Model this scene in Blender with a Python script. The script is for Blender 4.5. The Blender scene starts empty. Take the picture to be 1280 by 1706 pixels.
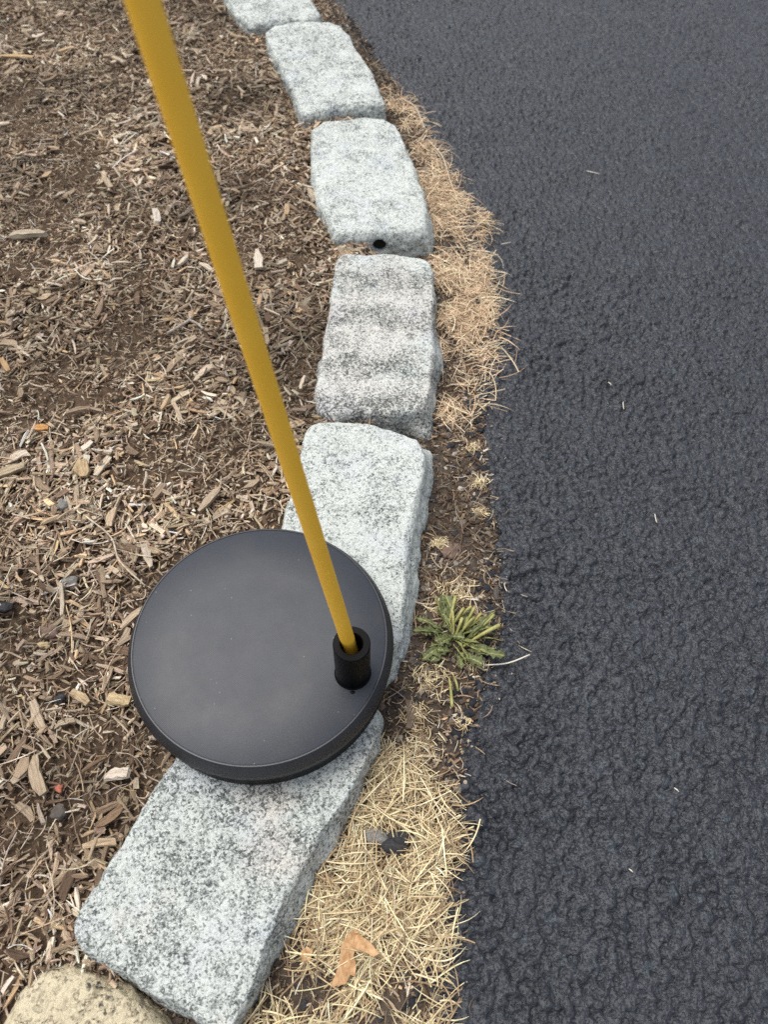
import bpy, bmesh, math, random
import numpy as np
from mathutils import Vector, Matrix

# ------------------------------------------------------------------ camera, world, sun, exposure
scene = bpy.context.scene
col_root = scene.collection
PITCH, ROLL, CAM_Z, FOCAL_PX = 57.0, 2.0, 0.56, 1240.0
cam_data = bpy.data.cameras.new('camera')
cam = bpy.data.objects.new('camera', cam_data)
col_root.objects.link(cam)
_p, _r = math.radians(PITCH), math.radians(ROLL)
_f = Vector((0, math.cos(_p), -math.sin(_p))); _rt = Vector((1, 0, 0)); _u = _rt.cross(_f)
_rt2 = _rt * math.cos(_r) + _u * math.sin(_r); _u2 = -_rt * math.sin(_r) + _u * math.cos(_r)
_m = Matrix((_rt2, _u2, -_f)).transposed().to_4x4(); _m.translation = Vector((0, 0, CAM_Z))
cam.matrix_world = _m
cam_data.sensor_fit = 'VERTICAL'; cam_data.sensor_height = 36.0; cam_data.sensor_width = 27.0
cam_data.lens = FOCAL_PX / 1706.0 * 36.0
cam_data.clip_start = 0.01; cam_data.clip_end = 500.0
cam_data.dof.use_dof = True; cam_data.dof.focus_distance = 0.56; cam_data.dof.aperture_fstop = 9.5
scene.camera = cam

SUN_EL, SUN_AZ = 68.0, 150.0          # azimuth measured from +x, counter-clockwise: light from behind, slightly left
world = bpy.data.worlds.new('World'); scene.world = world; world.use_nodes = True
_n = world.node_tree.nodes; _l = world.node_tree.links; _n.clear()
_sky = _n.new('ShaderNodeTexSky'); _sky.sky_type = 'NISHITA'; _sky.sun_disc = False
_sky.sun_elevation = math.radians(SUN_EL); _sky.sun_rotation = math.radians(90.0 - SUN_AZ)
_sky.air_density = 1.0; _sky.dust_density = 3.0; _sky.ozone_density = 1.0
_hsv = _n.new('ShaderNodeHueSaturation'); _hsv.inputs['Saturation'].default_value = 0.42
_bg = _n.new('ShaderNodeBackground'); _bg.inputs['Strength'].default_value = 0.12
_wo = _n.new('ShaderNodeOutputWorld')
_l.new(_sky.outputs[0], _hsv.inputs['Color']); _l.new(_hsv.outputs[0], _bg.inputs['Color']); _l.new(_bg.outputs[0], _wo.inputs['Surface'])
sun_data = bpy.data.lights.new('sun', 'SUN'); sun_data.energy = 1.3; sun_data.angle = math.radians(35); sun_data.color = (1.0, 0.97, 0.92)
sun = bpy.data.objects.new('sun', sun_data); col_root.objects.link(sun)
_d = Vector((math.cos(math.radians(SUN_AZ)) * math.cos(math.radians(SUN_EL)), math.sin(math.radians(SUN_AZ)) * math.cos(math.radians(SUN_EL)), math.sin(math.radians(SUN_EL))))
sun.rotation_euler = _d.to_track_quat('Z', 'Y').to_euler(); sun.location = _d * 5
vs = scene.view_settings
vs.view_transform = 'Standard'; vs.look = 'None'; vs.gamma = 1.0; vs.use_curve_mapping = False; vs.exposure = 0.85

scene.cycles.use_denoising = False; scene.cycles.max_bounces = 5; scene.cycles.diffuse_bounces = 2; scene.cycles.glossy_bounces = 2; scene.cycles.transmission_bounces = 1

# ------------------------------------------------------------------ surveyed positions (metres, z up, driveway surface at 0)
BLOCKS = {'a': (0.035, [(-0.309, 1.3533), (-0.2619, 1.2503), (-0.242, 1.2041), (-0.2179, 1.1747), (-0.2004, 1.1887), (-0.1487, 1.1998), (-0.1221, 1.1981), (-0.1175, 1.2189), (-0.136, 1.2598), (-0.181, 1.3853)], []), 'b': (0.037, [(-0.1961, 1.1539), (-0.186, 1.1797), (-0.1651, 1.1885), (-0.104, 1.1929), (-0.0894, 1.1831), (-0.0738, 1.1538), (-0.0598, 1.1151), (-0.0354, 1.0482), (-0.0208, 0.9942), (-0.0163, 0.9768), (-0.038, 0.9711), (-0.0749, 0.9615), (-0.1175, 0.9418), (-0.1279, 0.9552), (-0.1488, 1.025), (-0.1761, 1.0902)], [(-0.014, 1.0053), (-0.0514, 1.0014), (-0.1171, 0.9767)]), 'c': (0.034, [(-0.108, 0.9173), (-0.0958, 0.9374), (-0.0448, 0.949), (-0.0178, 0.9493), (-0.002, 0.9322), (0.0101, 0.8924), (0.0216, 0.852), (0.0318, 0.8133), (0.0381, 0.7615), (0.04, 0.7233), (0.0226, 0.716), (-0.0109, 0.7152), (-0.0442, 0.7102), (-0.066, 0.7069), (-0.0759, 0.733), (-0.089, 0.7712), (-0.0998, 0.8176), (-0.1073, 0.8735)], [(0.0466, 0.7592), (0.0442, 0.7207), (-0.0103, 0.7135), (-0.0652, 0.731)]), 'd': (0.032, [(-0.0628, 0.6667), (-0.0525, 0.6803), (-0.01, 0.6837), (0.0295, 0.6797), (0.0406, 0.6713), (0.0444, 0.6498), (0.0447, 0.6075), (0.0437, 0.5547), (0.0417, 0.5216), (0.0398, 0.49), (0.038, 0.4687), (0.0246, 0.4563), (0.0013, 0.4509), (-0.0255, 0.4526), (-0.0502, 0.4486), (-0.0657, 0.4551), (-0.0711, 0.4734), (-0.0687, 0.5083), (-0.0653, 0.541), (-0.0636, 0.584), (-0.0633, 0.6346)], [(0.0485, 0.5843), (0.0473, 0.5162), (0.0435, 0.4767), (0.041, 0.4468), (0.0146, 0.4529), (-0.0262, 0.463)]), 'e': (0.033, [(-0.0743, 0.4267), (-0.0676, 0.4383), (-0.0503, 0.442), (-0.0166, 0.4399), (0.0066, 0.4346), (0.0275, 0.423), (0.0351, 0.4062), (0.034, 0.3831), (0.0289, 0.3489), (0.0226, 0.3154), (0.02, 0.2818), (0.0185, 0.2552), (0.0143, 0.2299), (0.0075, 0.2079), (0.0006, 0.1997), (-0.0312, 0.1976), (-0.0672, 0.2019), (-0.0928, 0.2113), (-0.1059, 0.2254), (-0.0996, 0.2664), (-0.0876, 0.3225), (-0.0792, 0.3648), (-0.0758, 0.4014)], [(0.0426, 0.4324), (0.0431, 0.4114), (0.0407, 0.3809), (0.0391, 0.3627), (0.0327, 0.3362), (0.0292, 0.3051), (0.0284, 0.2762), (0.0256, 0.2529), (0.0224, 0.231), (0.0156, 0.2122), (0.0092, 0.2052)]), 'f': (0.033, [(-0.0924, 0.1903), (-0.0567, 0.1848), (-0.0215, 0.1816), (0.0005, 0.1757), (0.0038, 0.1692), (-0.0007, 0.1498), (-0.0095, 0.1289), (-0.0225, 0.105), (-0.0376, 0.0822), (-0.0466, 0.0606), (-0.057, 0.0367), (-0.0635, 0.0189), (-0.0671, 0.0034), (-0.074, -0.0117), (-0.0796, -0.0219), (-0.0922, -0.0186), (-0.1056, -0.0117), (-0.1246, -0.0046), (-0.1405, 0.0036), (-0.1601, 0.0107), (-0.1736, 0.0153), (-0.1792, 0.0201), (-0.1827, 0.0296), (-0.1804, 0.0412), (-0.1733, 0.0583), (-0.162, 0.0854), (-0.1483, 0.1163), (-0.1372, 0.1339), (-0.1163, 0.1737)], [(0.0067, 0.1786), (0.004, 0.1626), (-0.0058, 0.1299), (-0.0188, 0.099), (-0.035, 0.0699), (-0.0448, 0.0427), (-0.0549, 0.0253), (-0.0649, 0.0118), (-0.0689, -0.0027), (-0.0801, -0.0191)]), 'g': (0.028, [(-0.2213, -0.0304), (-0.2154, -0.0159), (-0.2102, -0.0038), (-0.2003, 0.0056), (-0.1925, 0.0102), (-0.1839, 0.012), (-0.1722, 0.0092), (-0.1578, 0.002), (-0.1417, -0.0054), (-0.1294, -0.0134), (-0.1209, -0.0204), (-0.1203, -0.0414), (-0.1421, -0.0581), (-0.1819, -0.0592), (-0.2126, -0.0467)], [])}
EDGE = [(0.0389, -0.056), (0.0416, -0.0139), (0.0425, 0.0069), (0.0451, 0.0336), (0.0486, 0.062), (0.0533, 0.0923), (0.0568, 0.1204), (0.0621, 0.1591), (0.072, 0.1869), (0.083, 0.2162), (0.0931, 0.2472), (0.0968, 0.2797), (0.0951, 0.3259), (0.0929, 0.3695), (0.0924, 0.4305), (0.0896, 0.4746), (0.0939, 0.5221), (0.1006, 0.591), (0.0953, 0.6665), (0.0843, 0.7499), (0.0644, 0.8302), (0.0401, 0.9188), (0.0137, 1.0325), (-0.0272, 1.1435), (-0.0733, 1.2684), (-0.1113, 1.3463), (-0.2223, 1.6202)]
GRASS_UPPER = [(-0.0214, 1.09), (-0.0025, 1.0831), (0.0219, 1.0069), (0.0575, 0.9128), (0.0786, 0.8283), (0.1114, 0.7862), (0.1006, 0.7319), (0.1101, 0.6701), (0.1119, 0.6033), (0.1042, 0.5502), (0.0904, 0.4848), (0.0722, 0.465), (0.0479, 0.4677), (0.0481, 0.5475), (0.0493, 0.6871), (0.0435, 0.7397), (0.0305, 0.8692), (0.0061, 0.9765), (-0.0156, 1.0348)]
GRASS_LOWER = [(0.0016, 0.1553), (0.0326, 0.1349), (0.0541, 0.1231), (0.0586, 0.0953), (0.0482, 0.0649), (0.0494, 0.0368), (0.0444, 0.0069), (0.0478, -0.0178), (0.0474, -0.0412), (-0.0805, -0.0447), (-0.0771, -0.0171), (-0.0656, 0.0101), (-0.0517, 0.0303), (-0.0358, 0.0659), (-0.0173, 0.0967), (-0.0041, 0.1295)]
TUFTS = [(0.0832, 0.4414, 0.0036), (0.0872, 0.3996, 0.0064), (0.0874, 0.3666, 0.0045), (0.0504, 0.3308, 0.0055), (0.0624, 0.2847, 0.0155), (0.0813, 0.2555, 0.0091), (0.0497, 0.2704, 0.0091), (0.0751, 0.2218, 0.0082), (0.0419, 0.2083, 0.0136), (0.0281, 0.1794, 0.0091), (0.0242, 0.1185, 0.0118), (0.0318, 0.4574, 0.0091), (0.0644, 0.1761, 0.0045), (0.0327, 0.157, 0.0109)]
LEAVES = [((0.0523, 0.2512), (0.0503, 0.2785)), ((0.0542, 0.245), (0.0249, 0.2439)), ((0.0518, 0.248), (0.0287, 0.2561)), ((0.0489, 0.25), (0.0306, 0.2446)), ((0.0635, 0.2346), (0.0941, 0.2644)), ((0.071, 0.2328), (0.0996, 0.2258)), ((0.0614, 0.2264), (0.0818, 0.2182)), ((0.056, 0.2435), (0.0684, 0.2409)), ((0.0582, 0.2313), (0.0449, 0.2298)), ((0.0605, 0.2289), (0.0649, 0.2157)), ((0.0571, 0.2467), (0.0467, 0.2674))]
STEMS = [((0.0552, 0.2513), (0.0606, 0.2739)), ((0.0571, 0.2498), (0.0672, 0.2639)), ((0.0611, 0.2562), (0.0731, 0.2652)), ((0.0647, 0.2444), (0.076, 0.2648)), ((0.0627, 0.2427), (0.0737, 0.2546)), ((0.0654, 0.2346), (0.0952, 0.2497)), ((0.0683, 0.2368), (0.0913, 0.2584)), ((0.0554, 0.209), (0.0567, 0.1844)), ((0.0587, 0.211), (0.0616, 0.1977))]
CROWN = (0.0593, 0.2433)
SPOT = {'oak_leaf': (-0.0086, 0.0223), 'leaf_scrap': (-0.0388, 0.0207), 'dark_stone': (0.0154, 0.0893), 'grey_stone': (0.0028, 0.0927), 'white_bit': (0.0176, 0.1273), 'strip_pebble': (0.0569, 0.3257), 'flat_stone': (0.0211, 0.2951), 'clay_stone': (0.057, 0.3299), 'ch_350': (-0.1501, 0.3506), 'ch_143': (-0.2649, 0.3777), 'ch_15': (-0.3295, 0.3716), 'ch_65': (-0.2314, 0.1193), 'ch_198': (-0.1788, 0.1231), 'ch_62': (-0.3137, 0.4231), 'st_10': (-0.2963, 0.2463), 'st_120': (-0.2493, 0.2699), 'st_80': (-0.2548, 0.2279), 'st_178': (-0.2558, 0.2165), 'bk_105': (-0.2317, 0.174), 'ch_140': (-0.2161, 0.1755), 'ch_200': (-0.1881, 0.1746), 'red_103': (-0.2156, 0.1118), 'st_100': (-0.2124, 0.0982), 'ch_190': (-0.1774, 0.0951), 'ch_350b': (-0.1666, 0.3839), 'ch_20': (-0.3694, 0.4976), 'ch_180': (-0.3432, 0.8009), 'ch_100': (-0.4007, 0.6884), 'ch_30': (-0.5329, 1.0714), 'ch_45': (-0.2433, 0.1242), 'ch_250': (-0.1913, 0.2943), 'st_112': (-0.2719, 0.3412), 'rod_root0': (-0.2505, 0.3299), 'rod_root1': (-0.2246, 0.3102), 'rod_root2': (-0.2122, 0.2879), 'rod_root3': (-0.1879, 0.2674), 'ch_540': (-0.1479, 0.6694), 'ch_430': (-0.1459, 0.6645), 'ch_265': (-0.2686, 0.7309), 'strip_bark': (0.0252, 0.1795), 'edge_stick': (0.0962, 0.2851), 'strip_chip': (0.0562, 0.4756)}
STRAWS = [((0.2444, 0.894), (0.2606, 0.8885)), ((0.2438, 0.3699), (0.2439, 0.361)), ((0.2347, 0.5026), (0.2339, 0.4931)), ((0.2178, 0.1324), (0.2204, 0.13)), ((0.1766, 0.0777), (0.1788, 0.0759)), ((0.0832, 0.2211), (0.1198, 0.23)), ((0.1265, 0.7414), (0.138, 0.7453)), ((0.2233, 0.5286), (0.2258, 0.5246))]
STALK_A = [(0.0066, 1.0384), (0.0233, 1.0196), (0.03, 0.9946), (0.0364, 0.966)]
STALK_B = [(0.0427, 0.9368), (0.0595, 0.9026), (0.0678, 0.854), (0.0798, 0.8)]
TWIG = [(-0.2229, 0.5482), (-0.2044, 0.5681), (-0.2058, 0.5759), (-0.1877, 0.5559)]
rng = np.random.default_rng(7)

# ------------------------------------------------------------------ numpy noise
def _hash(ix, iy, iz, seed):
    h = (ix.astype(np.int64) * 374761393 + iy.astype(np.int64) * 668265263 + iz.astype(np.int64) * 2147483647 + seed * 974711) & 0xffffffff
    h = ((h ^ (h >> 13)) * 1274126177) & 0xffffffff
    h = ((h ^ (h >> 16)) * 2246822519) & 0xffffffff
    return ((h ^ (h >> 15)) & 0xffffff) / float(0xffffff)
def vnoise(x, y, z=None, seed=0):
    z = np.zeros_like(x) if z is None else z
    fx, fy, fz = np.floor(x), np.floor(y), np.floor(z)
    tx, ty, tz = x - fx, y - fy, z - fz
    sx, sy, sz = (t * t * t * (t * (t * 6 - 15) + 10) for t in (tx, ty, tz))
    r = 0
    for a in (0, 1):
        wa = sx if a else 1 - sx
        for b in (0, 1):
            wb = sy if b else 1 - sy
            for c in (0, 1):
                wc = sz if c else 1 - sz
                r = r + wa * wb * wc * _hash(fx + a, fy + b, fz + c, seed)
    return r * 2 - 1
def fbm(x, y, z=None, octaves=4, seed=0, gain=0.5):
    a, s, t = 1.0, 0, 0
    z = np.zeros_like(x) if z is None else z
    for o in range(octaves):
        s = s + a * vnoise(x * 2 ** o + 13.7 * o, y * 2 ** o - 7.1 * o, z * 2 ** o + 3.3 * o, seed + o); t += a; a *= gain
    return s / t
def domes(x, y, cell, seed, rmin=0.45, rmax=0.85):
    """height 0..1 of irregular rounded pebbles packed in a jittered grid"""
    gx, gy = x / cell, y / cell
    fx, fy = np.floor(gx), np.floor(gy)
    best = np.zeros_like(x); zero = np.zeros_like(x)
    for a in (-1, 0, 1):
        for b in (-1, 0, 1):
            cx, cy = fx + a, fy + b
            px = cx + _hash(cx, cy, zero, seed); py = cy + _hash(cx, cy, zero, seed + 1)
            r = rmin + (rmax - rmin) * _hash(cx, cy, zero, seed + 2) ** 1.5
            th = _hash(cx, cy, zero, seed + 3) * math.pi; k = 0.6 + 0.4 * _hash(cx, cy, zero, seed + 4)
            dx, dy = gx - px, gy - py
            u = dx * np.cos(th) + dy * np.sin(th); v = (-dx * np.sin(th) + dy * np.cos(th)) / k
            q = np.clip(1 - np.sqrt(u * u + v * v) / r, 0, 1)
            hgt = (0.62 + 0.38 * _hash(cx, cy, zero, seed + 5)) * (1 - (1 - np.minimum(1, q * 2.8)) ** 2.4)
            best = np.maximum(best, hgt)
    return best
def inside(px, py, poly):
    r = np.zeros(px.shape, bool); n = len(poly); j = n - 1
    for i in range(n):
        xi, yi = poly[i]; xj, yj = poly[j]
        if yi != yj:
            c = ((yi > py) != (yj > py)) & (px < (xj - xi) * (py - yi) / (yj - yi) + xi)
            r ^= c
        j = i
    return r

# ------------------------------------------------------------------ mesh and object helpers
def make_mesh(name, V, quads=None, tris=None, colors=None, grain=None, smooth=True):
    V = np.asarray(V, np.float32).reshape(-1, 3)
    nq = 0 if quads is None else len(quads); nt = 0 if tris is None else len(tris)
    loops = []
    if nq: loops.append(np.asarray(quads, np.int32).ravel())
    if nt: loops.append(np.asarray(tris, np.int32).ravel())
    loops = np.concatenate(loops)
    starts = np.concatenate([np.arange(nq) * 4, nq * 4 + np.arange(nt) * 3]).astype(np.int32)
    me = bpy.data.meshes.new(name)
    me.vertices.add(len(V)); me.vertices.foreach_set('co', V.ravel())
    me.loops.add(len(loops)); me.loops.foreach_set('vertex_index', loops)
    me.polygons.add(nq + nt); me.polygons.foreach_set('loop_start', starts)
    me.polygons.foreach_set('use_smooth', np.full(nq + nt, smooth))
    if colors is not None:
        a = me.attributes.new('col', 'FLOAT_COLOR', 'POINT'); c = np.ones((len(V), 4), np.float32); c[:, :3] = colors
        a.data.foreach_set('color', c.ravel())
    if grain is not None:
        a = me.attributes.new('grain', 'FLOAT_VECTOR', 'POINT'); a.data.foreach_set('vector', np.asarray(grain, np.float32).ravel())
    me.update(calc_edges=True); me.validate()
    return me
def link(name, me, mat=None, parent=None, loc=(0, 0, 0), rot=(0, 0, 0), **props):
    o = bpy.data.objects.new(name, me); col_root.objects.link(o)
    o.location = loc; o.rotation_euler = rot
    if mat is not None and me is not None and len(me.materials) == 0: me.materials.append(mat)
    if parent is not None: o.parent = parent
    for k, v in props.items(): o[k] = v
    return o
def grid_quads(nr, nc):
    i = np.arange(nr * nc).reshape(nr, nc)
    return np.stack([i[:-1, :-1], i[:-1, 1:], i[1:, 1:], i[1:, :-1]], -1).reshape(-1, 4)

# ------------------------------------------------------------------ materials
class NT:
    def __init__(self, name):
        self.m = bpy.data.materials.new(name); self.m.use_nodes = True
        self.t = self.m.node_tree; self.b = self.t.nodes['Principled BSDF']
    def n(self, kind, **kw):
        nd = self.t.nodes.new(kind)
        for k, v in kw.items():
            if k.startswith('i_'):
                key = k[2:].replace('_', ' '); nd.inputs[key].default_value = v
            else: setattr(nd, k, v)
        return nd
    def l(self, a, b): self.t.links.new(a, b)
    def noise(self, vec, scale, detail=3, rough=0.55, dist=0.0):
        nd = self.n('ShaderNodeTexNoise', i_Scale=scale, i_Detail=detail, i_Roughness=rough, i_Distortion=dist)
        if vec is not None: self.l(vec, nd.inputs['Vector'])
        return nd.outputs[0]
    def ramp(self, fac, stops, interp='LINEAR'):
        nd = self.n('ShaderNodeValToRGB'); cr = nd.color_ramp; cr.interpolation = interp
        while len(cr.elements) < len(stops): cr.elements.new(0.5)
        for e, (p, c) in zip(cr.elements, stops):
            e.position = p; e.color = (*c, 1) if len(c) == 3 else c
        self.l(fac, nd.inputs[0]); return nd.outputs[0]
    def math(self, op, a, b=None, clamp=False):
        nd = self.n('ShaderNodeMath', operation=op, use_clamp=clamp)
        for k, v in enumerate((a, b)):
            if v is None: continue
            if isinstance(v, (int, float)): nd.inputs[k].default_value = v
            else: self.l(v, nd.inputs[k])
        return nd.outputs[0]
    def mix(self, fac, a, b, blend='MIX'):
        nd = self.n('ShaderNodeMix', data_type='RGBA', blend_type=blend)
        for k, v in ((0, fac), (6, a), (7, b)):
            if isinstance(v, (int, float)): nd.inputs[k].default_value = v
            elif isinstance(v, tuple): nd.inputs[k].default_value = (*v, 1)
            else: self.l(v, nd.inputs[k])
        return nd.outputs[2]
    def bump(self, h, dist, strength=1.0, normal=None):
        nd = self.n('ShaderNodeBump', i_Strength=strength, i_Distance=dist)
        self.l(h, nd.inputs['Height'])
        if normal is not None: self.l(normal, nd.inputs['Normal'])
        return nd.outputs[0]
    def bump_sum(self, items, strength=1.0):
        tot = None
        for h, d in items:
            m = self.math('MULTIPLY', h, d); tot = m if tot is None else self.math('ADD', tot, m)
        return self.bump(tot, 1.0, strength)
    def set(self, name, v):
        if isinstance(v, (int, float)): self.b.inputs[name].default_value = v
        elif isinstance(v, tuple): self.b.inputs[name].default_value = (*v, 1)
        else: self.l(v, self.b.inputs[name])
def obj_co(t): return t.n('ShaderNodeTexCoord').outputs['Object']

def mat_asphalt():
    t = NT('sealed_asphalt'); co = obj_co(t)
    fine = t.noise(co, 900, 4, 0.65); mid = t.noise(co, 260, 3); big = t.noise(co, 22, 3)
    c = t.ramp(big, [(0.3, (0.0125, 0.0142, 0.0185)), (0.7, (0.018, 0.0202, 0.0258))])
    c = t.mix(t.math('MULTIPLY', t.ramp(t.noise(co, 70, 2), [(0.62, (0, 0, 0)), (0.72, (1, 1, 1))]), 0.35), c, (0.035, 0.055, 0.062))
    c = t.mix(t.ramp(fine, [(0.35, (1, 1, 1)), (0.75, (0, 0, 0))]), c, t.mix(1.0, c, (1.5, 1.5, 1.5), 'MULTIPLY'))
    sp = t.ramp(t.noise(co, 1400, 2, 0.5), [(0.795, (0, 0, 0)), (0.81, (1, 1, 1))])
    c = t.mix(t.math('MULTIPLY', sp, 0.5), c, (0.35, 0.34, 0.31))
    t.set('Base Color', c)
    t.set('Roughness', t.ramp(mid, [(0.3, (0.36,) * 3), (0.7, (0.50,) * 3)]))
    t.set('Specular IOR Level', 0.62)
    v = t.n('ShaderNodeTexVoronoi', feature='SMOOTH_F1', i_Scale=330.0); t.l(co, v.inputs['Vector']); v.inputs['Smoothness'].default_value = 0.4
    peb = t.math('SUBTRACT', 1.0, v.outputs['Distance']); pits = t.ramp(t.noise(co, 620, 2, 0.5), [(0.56, (0, 0, 0)), (0.66, (1, 1, 1))])
    t.set('Normal', t.bump_sum([(fine, 0.0006), (peb, 0.0009), (mid, 0.0004), (pits, -0.0006)]))
    return t.m
def mat_soil(name, dark, light, dust):
    t = NT(name); co = obj_co(t)
    a = t.noise(co, 130, 5, 0.7); b = t.noise(co, 28, 3); f = t.noise(co, 600, 3, 0.7)
    c = t.ramp(a, [(0.3, dark), (0.62, light)])
    c = t.mix(t.ramp(b, [(0.45, (0, 0, 0)), (0.75, (0.7,) * 3)]), c, dust)
    c = t.mix(t.ramp(f, [(0.66, (0, 0, 0)), (0.74, (0.6,) * 3)]), c, (0.30, 0.25, 0.19))
    t.set('Base Color', c); t.set('Roughness', 0.95); t.set('Specular IOR Level', 0.15)
    t.set('Normal', t.bump_sum([(f, 0.0015), (a, 0.003)]))
    return t.m
def wood_finish(t, base):
    g = t.n('ShaderNodeAttribute', attribute_name='grain').outputs['Vector']
    n1 = t.noise(g, 1.0, 4, 0.65); n2 = t.noise(g, 3.5, 2, 0.6)
    c = t.mix(1.0, base, t.ramp(n1, [(0.28, (0.45, 0.42, 0.40)), (0.5, (0.95, 0.93, 0.9)), (0.75, (1.35, 1.33, 1.3))]), 'MULTIPLY')
    t.set('Base Color', c); t.set('Roughness', 0.85); t.set('Specular IOR Level', 0.25)
    t.set('Normal', t.bump_sum([(n2, 0.0004), (n1, 0.0011)]))
    return t.m
def mat_shreds():
    t = NT('weathered_wood_shreds')
    return wood_finish(t, t.n('ShaderNodeAttribute', attribute_name='col').outputs['Color'])
CHIP_COLORS = [(0.0, (0.11, 0.072, 0.047)), (0.12, (0.178, 0.122, 0.082)), (0.3, (0.275, 0.204, 0.14)), (0.5, (0.36, 0.28, 0.195)), (0.68, (0.425, 0.348, 0.257)), (0.82, (0.46, 0.33, 0.20)), (0.92, (0.54, 0.46, 0.355)), (1.0, (0.60, 0.53, 0.435))]
def mat_chips():
    t = NT('weathered_wood_chips')
    r = t.n('ShaderNodeObjectInfo').outputs['Random']
    return wood_finish(t, t.ramp(r, CHIP_COLORS))
def mat_wood(name, color):
    t = NT(name); rgb = t.n('ShaderNodeRGB'); rgb.outputs[0].default_value = (*color, 1)
    return wood_finish(t, rgb.outputs[0])
def mat_granite(name, white, grey, dark, darkness=0.0, tint=None, tint_range=(0.55, 0.75), band=None, scale=1.0, shift=0.0):
    t = NT(name); co = obj_co(t)
    mp = t.n('ShaderNodeMapping'); t.l(co, mp.inputs['Vector']); mp.inputs['Location'].default_value = (shift, shift * 0.7, shift * 1.3)
    co = mp.outputs[0]
    wn = t.n('ShaderNodeTexNoise', i_Scale=500 * scale, i_Detail=2.0); t.l(co, wn.inputs['Vector'])
    wv = t.n('ShaderNodeVectorMath', operation='SCALE'); t.l(wn.outputs['Color'], wv.inputs[0]); wv.inputs['Scale'].default_value = 0.0022 / scale
    wa = t.n('ShaderNodeVectorMath', operation='ADD'); t.l(co, wa.inputs[0]); t.l(wv.outputs[0], wa.inputs[1])
    def cells(sc):
        v = t.n('ShaderNodeTexVoronoi', i_Scale=sc); t.l(wa.outputs[0], v.inputs['Vector'])
        s = t.n('ShaderNodeSeparateColor'); t.l(v.outputs['Color'], s.inputs[0]); return s.outputs[0]
    c1 = cells(640 * scale); c2 = cells(1250 * scale)
    patch = t.noise(co, 38, 4, 0.6); patch2 = t.noise(co, 120, 3, 0.6)
    soft = t.noise(co, 420, 4, 0.7)
    val = t.math('ADD', t.math('ADD', t.math('MULTIPLY', c1, 0.45), t.math('MULTIPLY', c2, 0.36)), t.math('MULTIPLY', soft, 0.22))
    val = t.math('ADD', val, t.math('MULTIPLY', t.math('SUBTRACT', patch, 0.5), 0.72))
    val = t.math('ADD', val, t.math('MULTIPLY', t.math('SUBTRACT', patch2, 0.5), 0.45))
    if band:
        wv_ = t.n('ShaderNodeTexWave', wave_type='BANDS', bands_direction='DIAGONAL' if band[2] else 'Y', i_Scale=band[0], i_Distortion=2.5, i_Detail=2.0)
        wv_.inputs['Detail Scale'].default_value = 1.5; wv_.inputs['Phase Offset'].default_value = band[3]
        t.l(co, wv_.inputs['Vector'])
        val = t.math('ADD', val, t.math('MULTIPLY', t.math('SUBTRACT', wv_.outputs[1], 0.5), band[1]))
    val = t.math('SUBTRACT', val, darkness)
    c = t.ramp(val, [(0.04, dark), (0.16, tuple(0.6 * g for g in grey)), (0.27, grey), (0.38, tuple(0.4 * g + 0.6 * w for g, w in zip(grey, white))), (0.52, white), (0.9, tuple(min(0.86, w * 1.12) for w in white))])
    vn = t.ramp(t.noise(co, 26, 2), [(0.52, (0, 0, 0)), (0.72, (0.5,) * 3)]); c = t.mix(vn, c, t.mix(1.0, c, (0.93, 0.94, 1.06), 'MULTIPLY'))
    if tint:
        tn = t.noise(co, 16, 3); c = t.mix(t.ramp(tn, [(tint_range[0], (0, 0, 0)), (tint_range[1], (0.75,) * 3)]), c, t.mix(1.0, c, tint, 'MULTIPLY'))
    t.set('Base Color', c); t.set('Roughness', 0.78); t.set('Specular IOR Level', 0.3)
    f = t.noise(co, 850, 4, 0.7); m2 = t.noise(co, 220, 4, 0.65)
    t.set('Normal', t.bump_sum([(f, 0.0007), (m2, 0.0018)]))
    return t.m
def mat_plastic(name, base, rough, spec, layer=False, weave=False, dust=0.0):
    t = NT(name); co = obj_co(t)
    c = t.mix(0.0, base, base)
    if dust:
        d = t.ramp(t.noise(co, 26, 4, 0.6), [(0.5, (0, 0, 0)), (0.8, (dust,) * 3)])
        c = t.mix(d, c, (0.10, 0.085, 0.07))
        sp = t.ramp(t.noise(co, 420, 1, 0.4), [(0.80, (0, 0, 0)), (0.815, (0.5,) * 3)])
        c = t.mix(sp, c, (0.35, 0.33, 0.30))
    t.set('Base Color', c)
    t.set('Roughness', t.ramp(t.noise(co, 40, 4, 0.65), [(0.3, (rough - 0.02,) * 3), (0.7, (rough + 0.03,) * 3)]))
    t.set('Specular IOR Level', spec)
    h = t.noise(co, 2200, 2); nrm = t.bump(h, 0.00012, 0.4)
    if weave:
        wv = t.n('ShaderNodeTexWave', i_Scale=520.0, i_Distortion=0.4, bands_direction='DIAGONAL'); t.l(co, wv.inputs['Vector'])
        nrm = t.bump(wv.outputs[1], 0.0001, 0.25, nrm)
    if layer:
        wv = t.n('ShaderNodeTexWave', i_Scale=300.0, bands_direction='Z'); t.l(co, wv.inputs['Vector'])
        nrm = t.bump(wv.outputs[1], 0.0002, 0.5, nrm)
    t.set('Normal', nrm)
    return t.m
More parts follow.
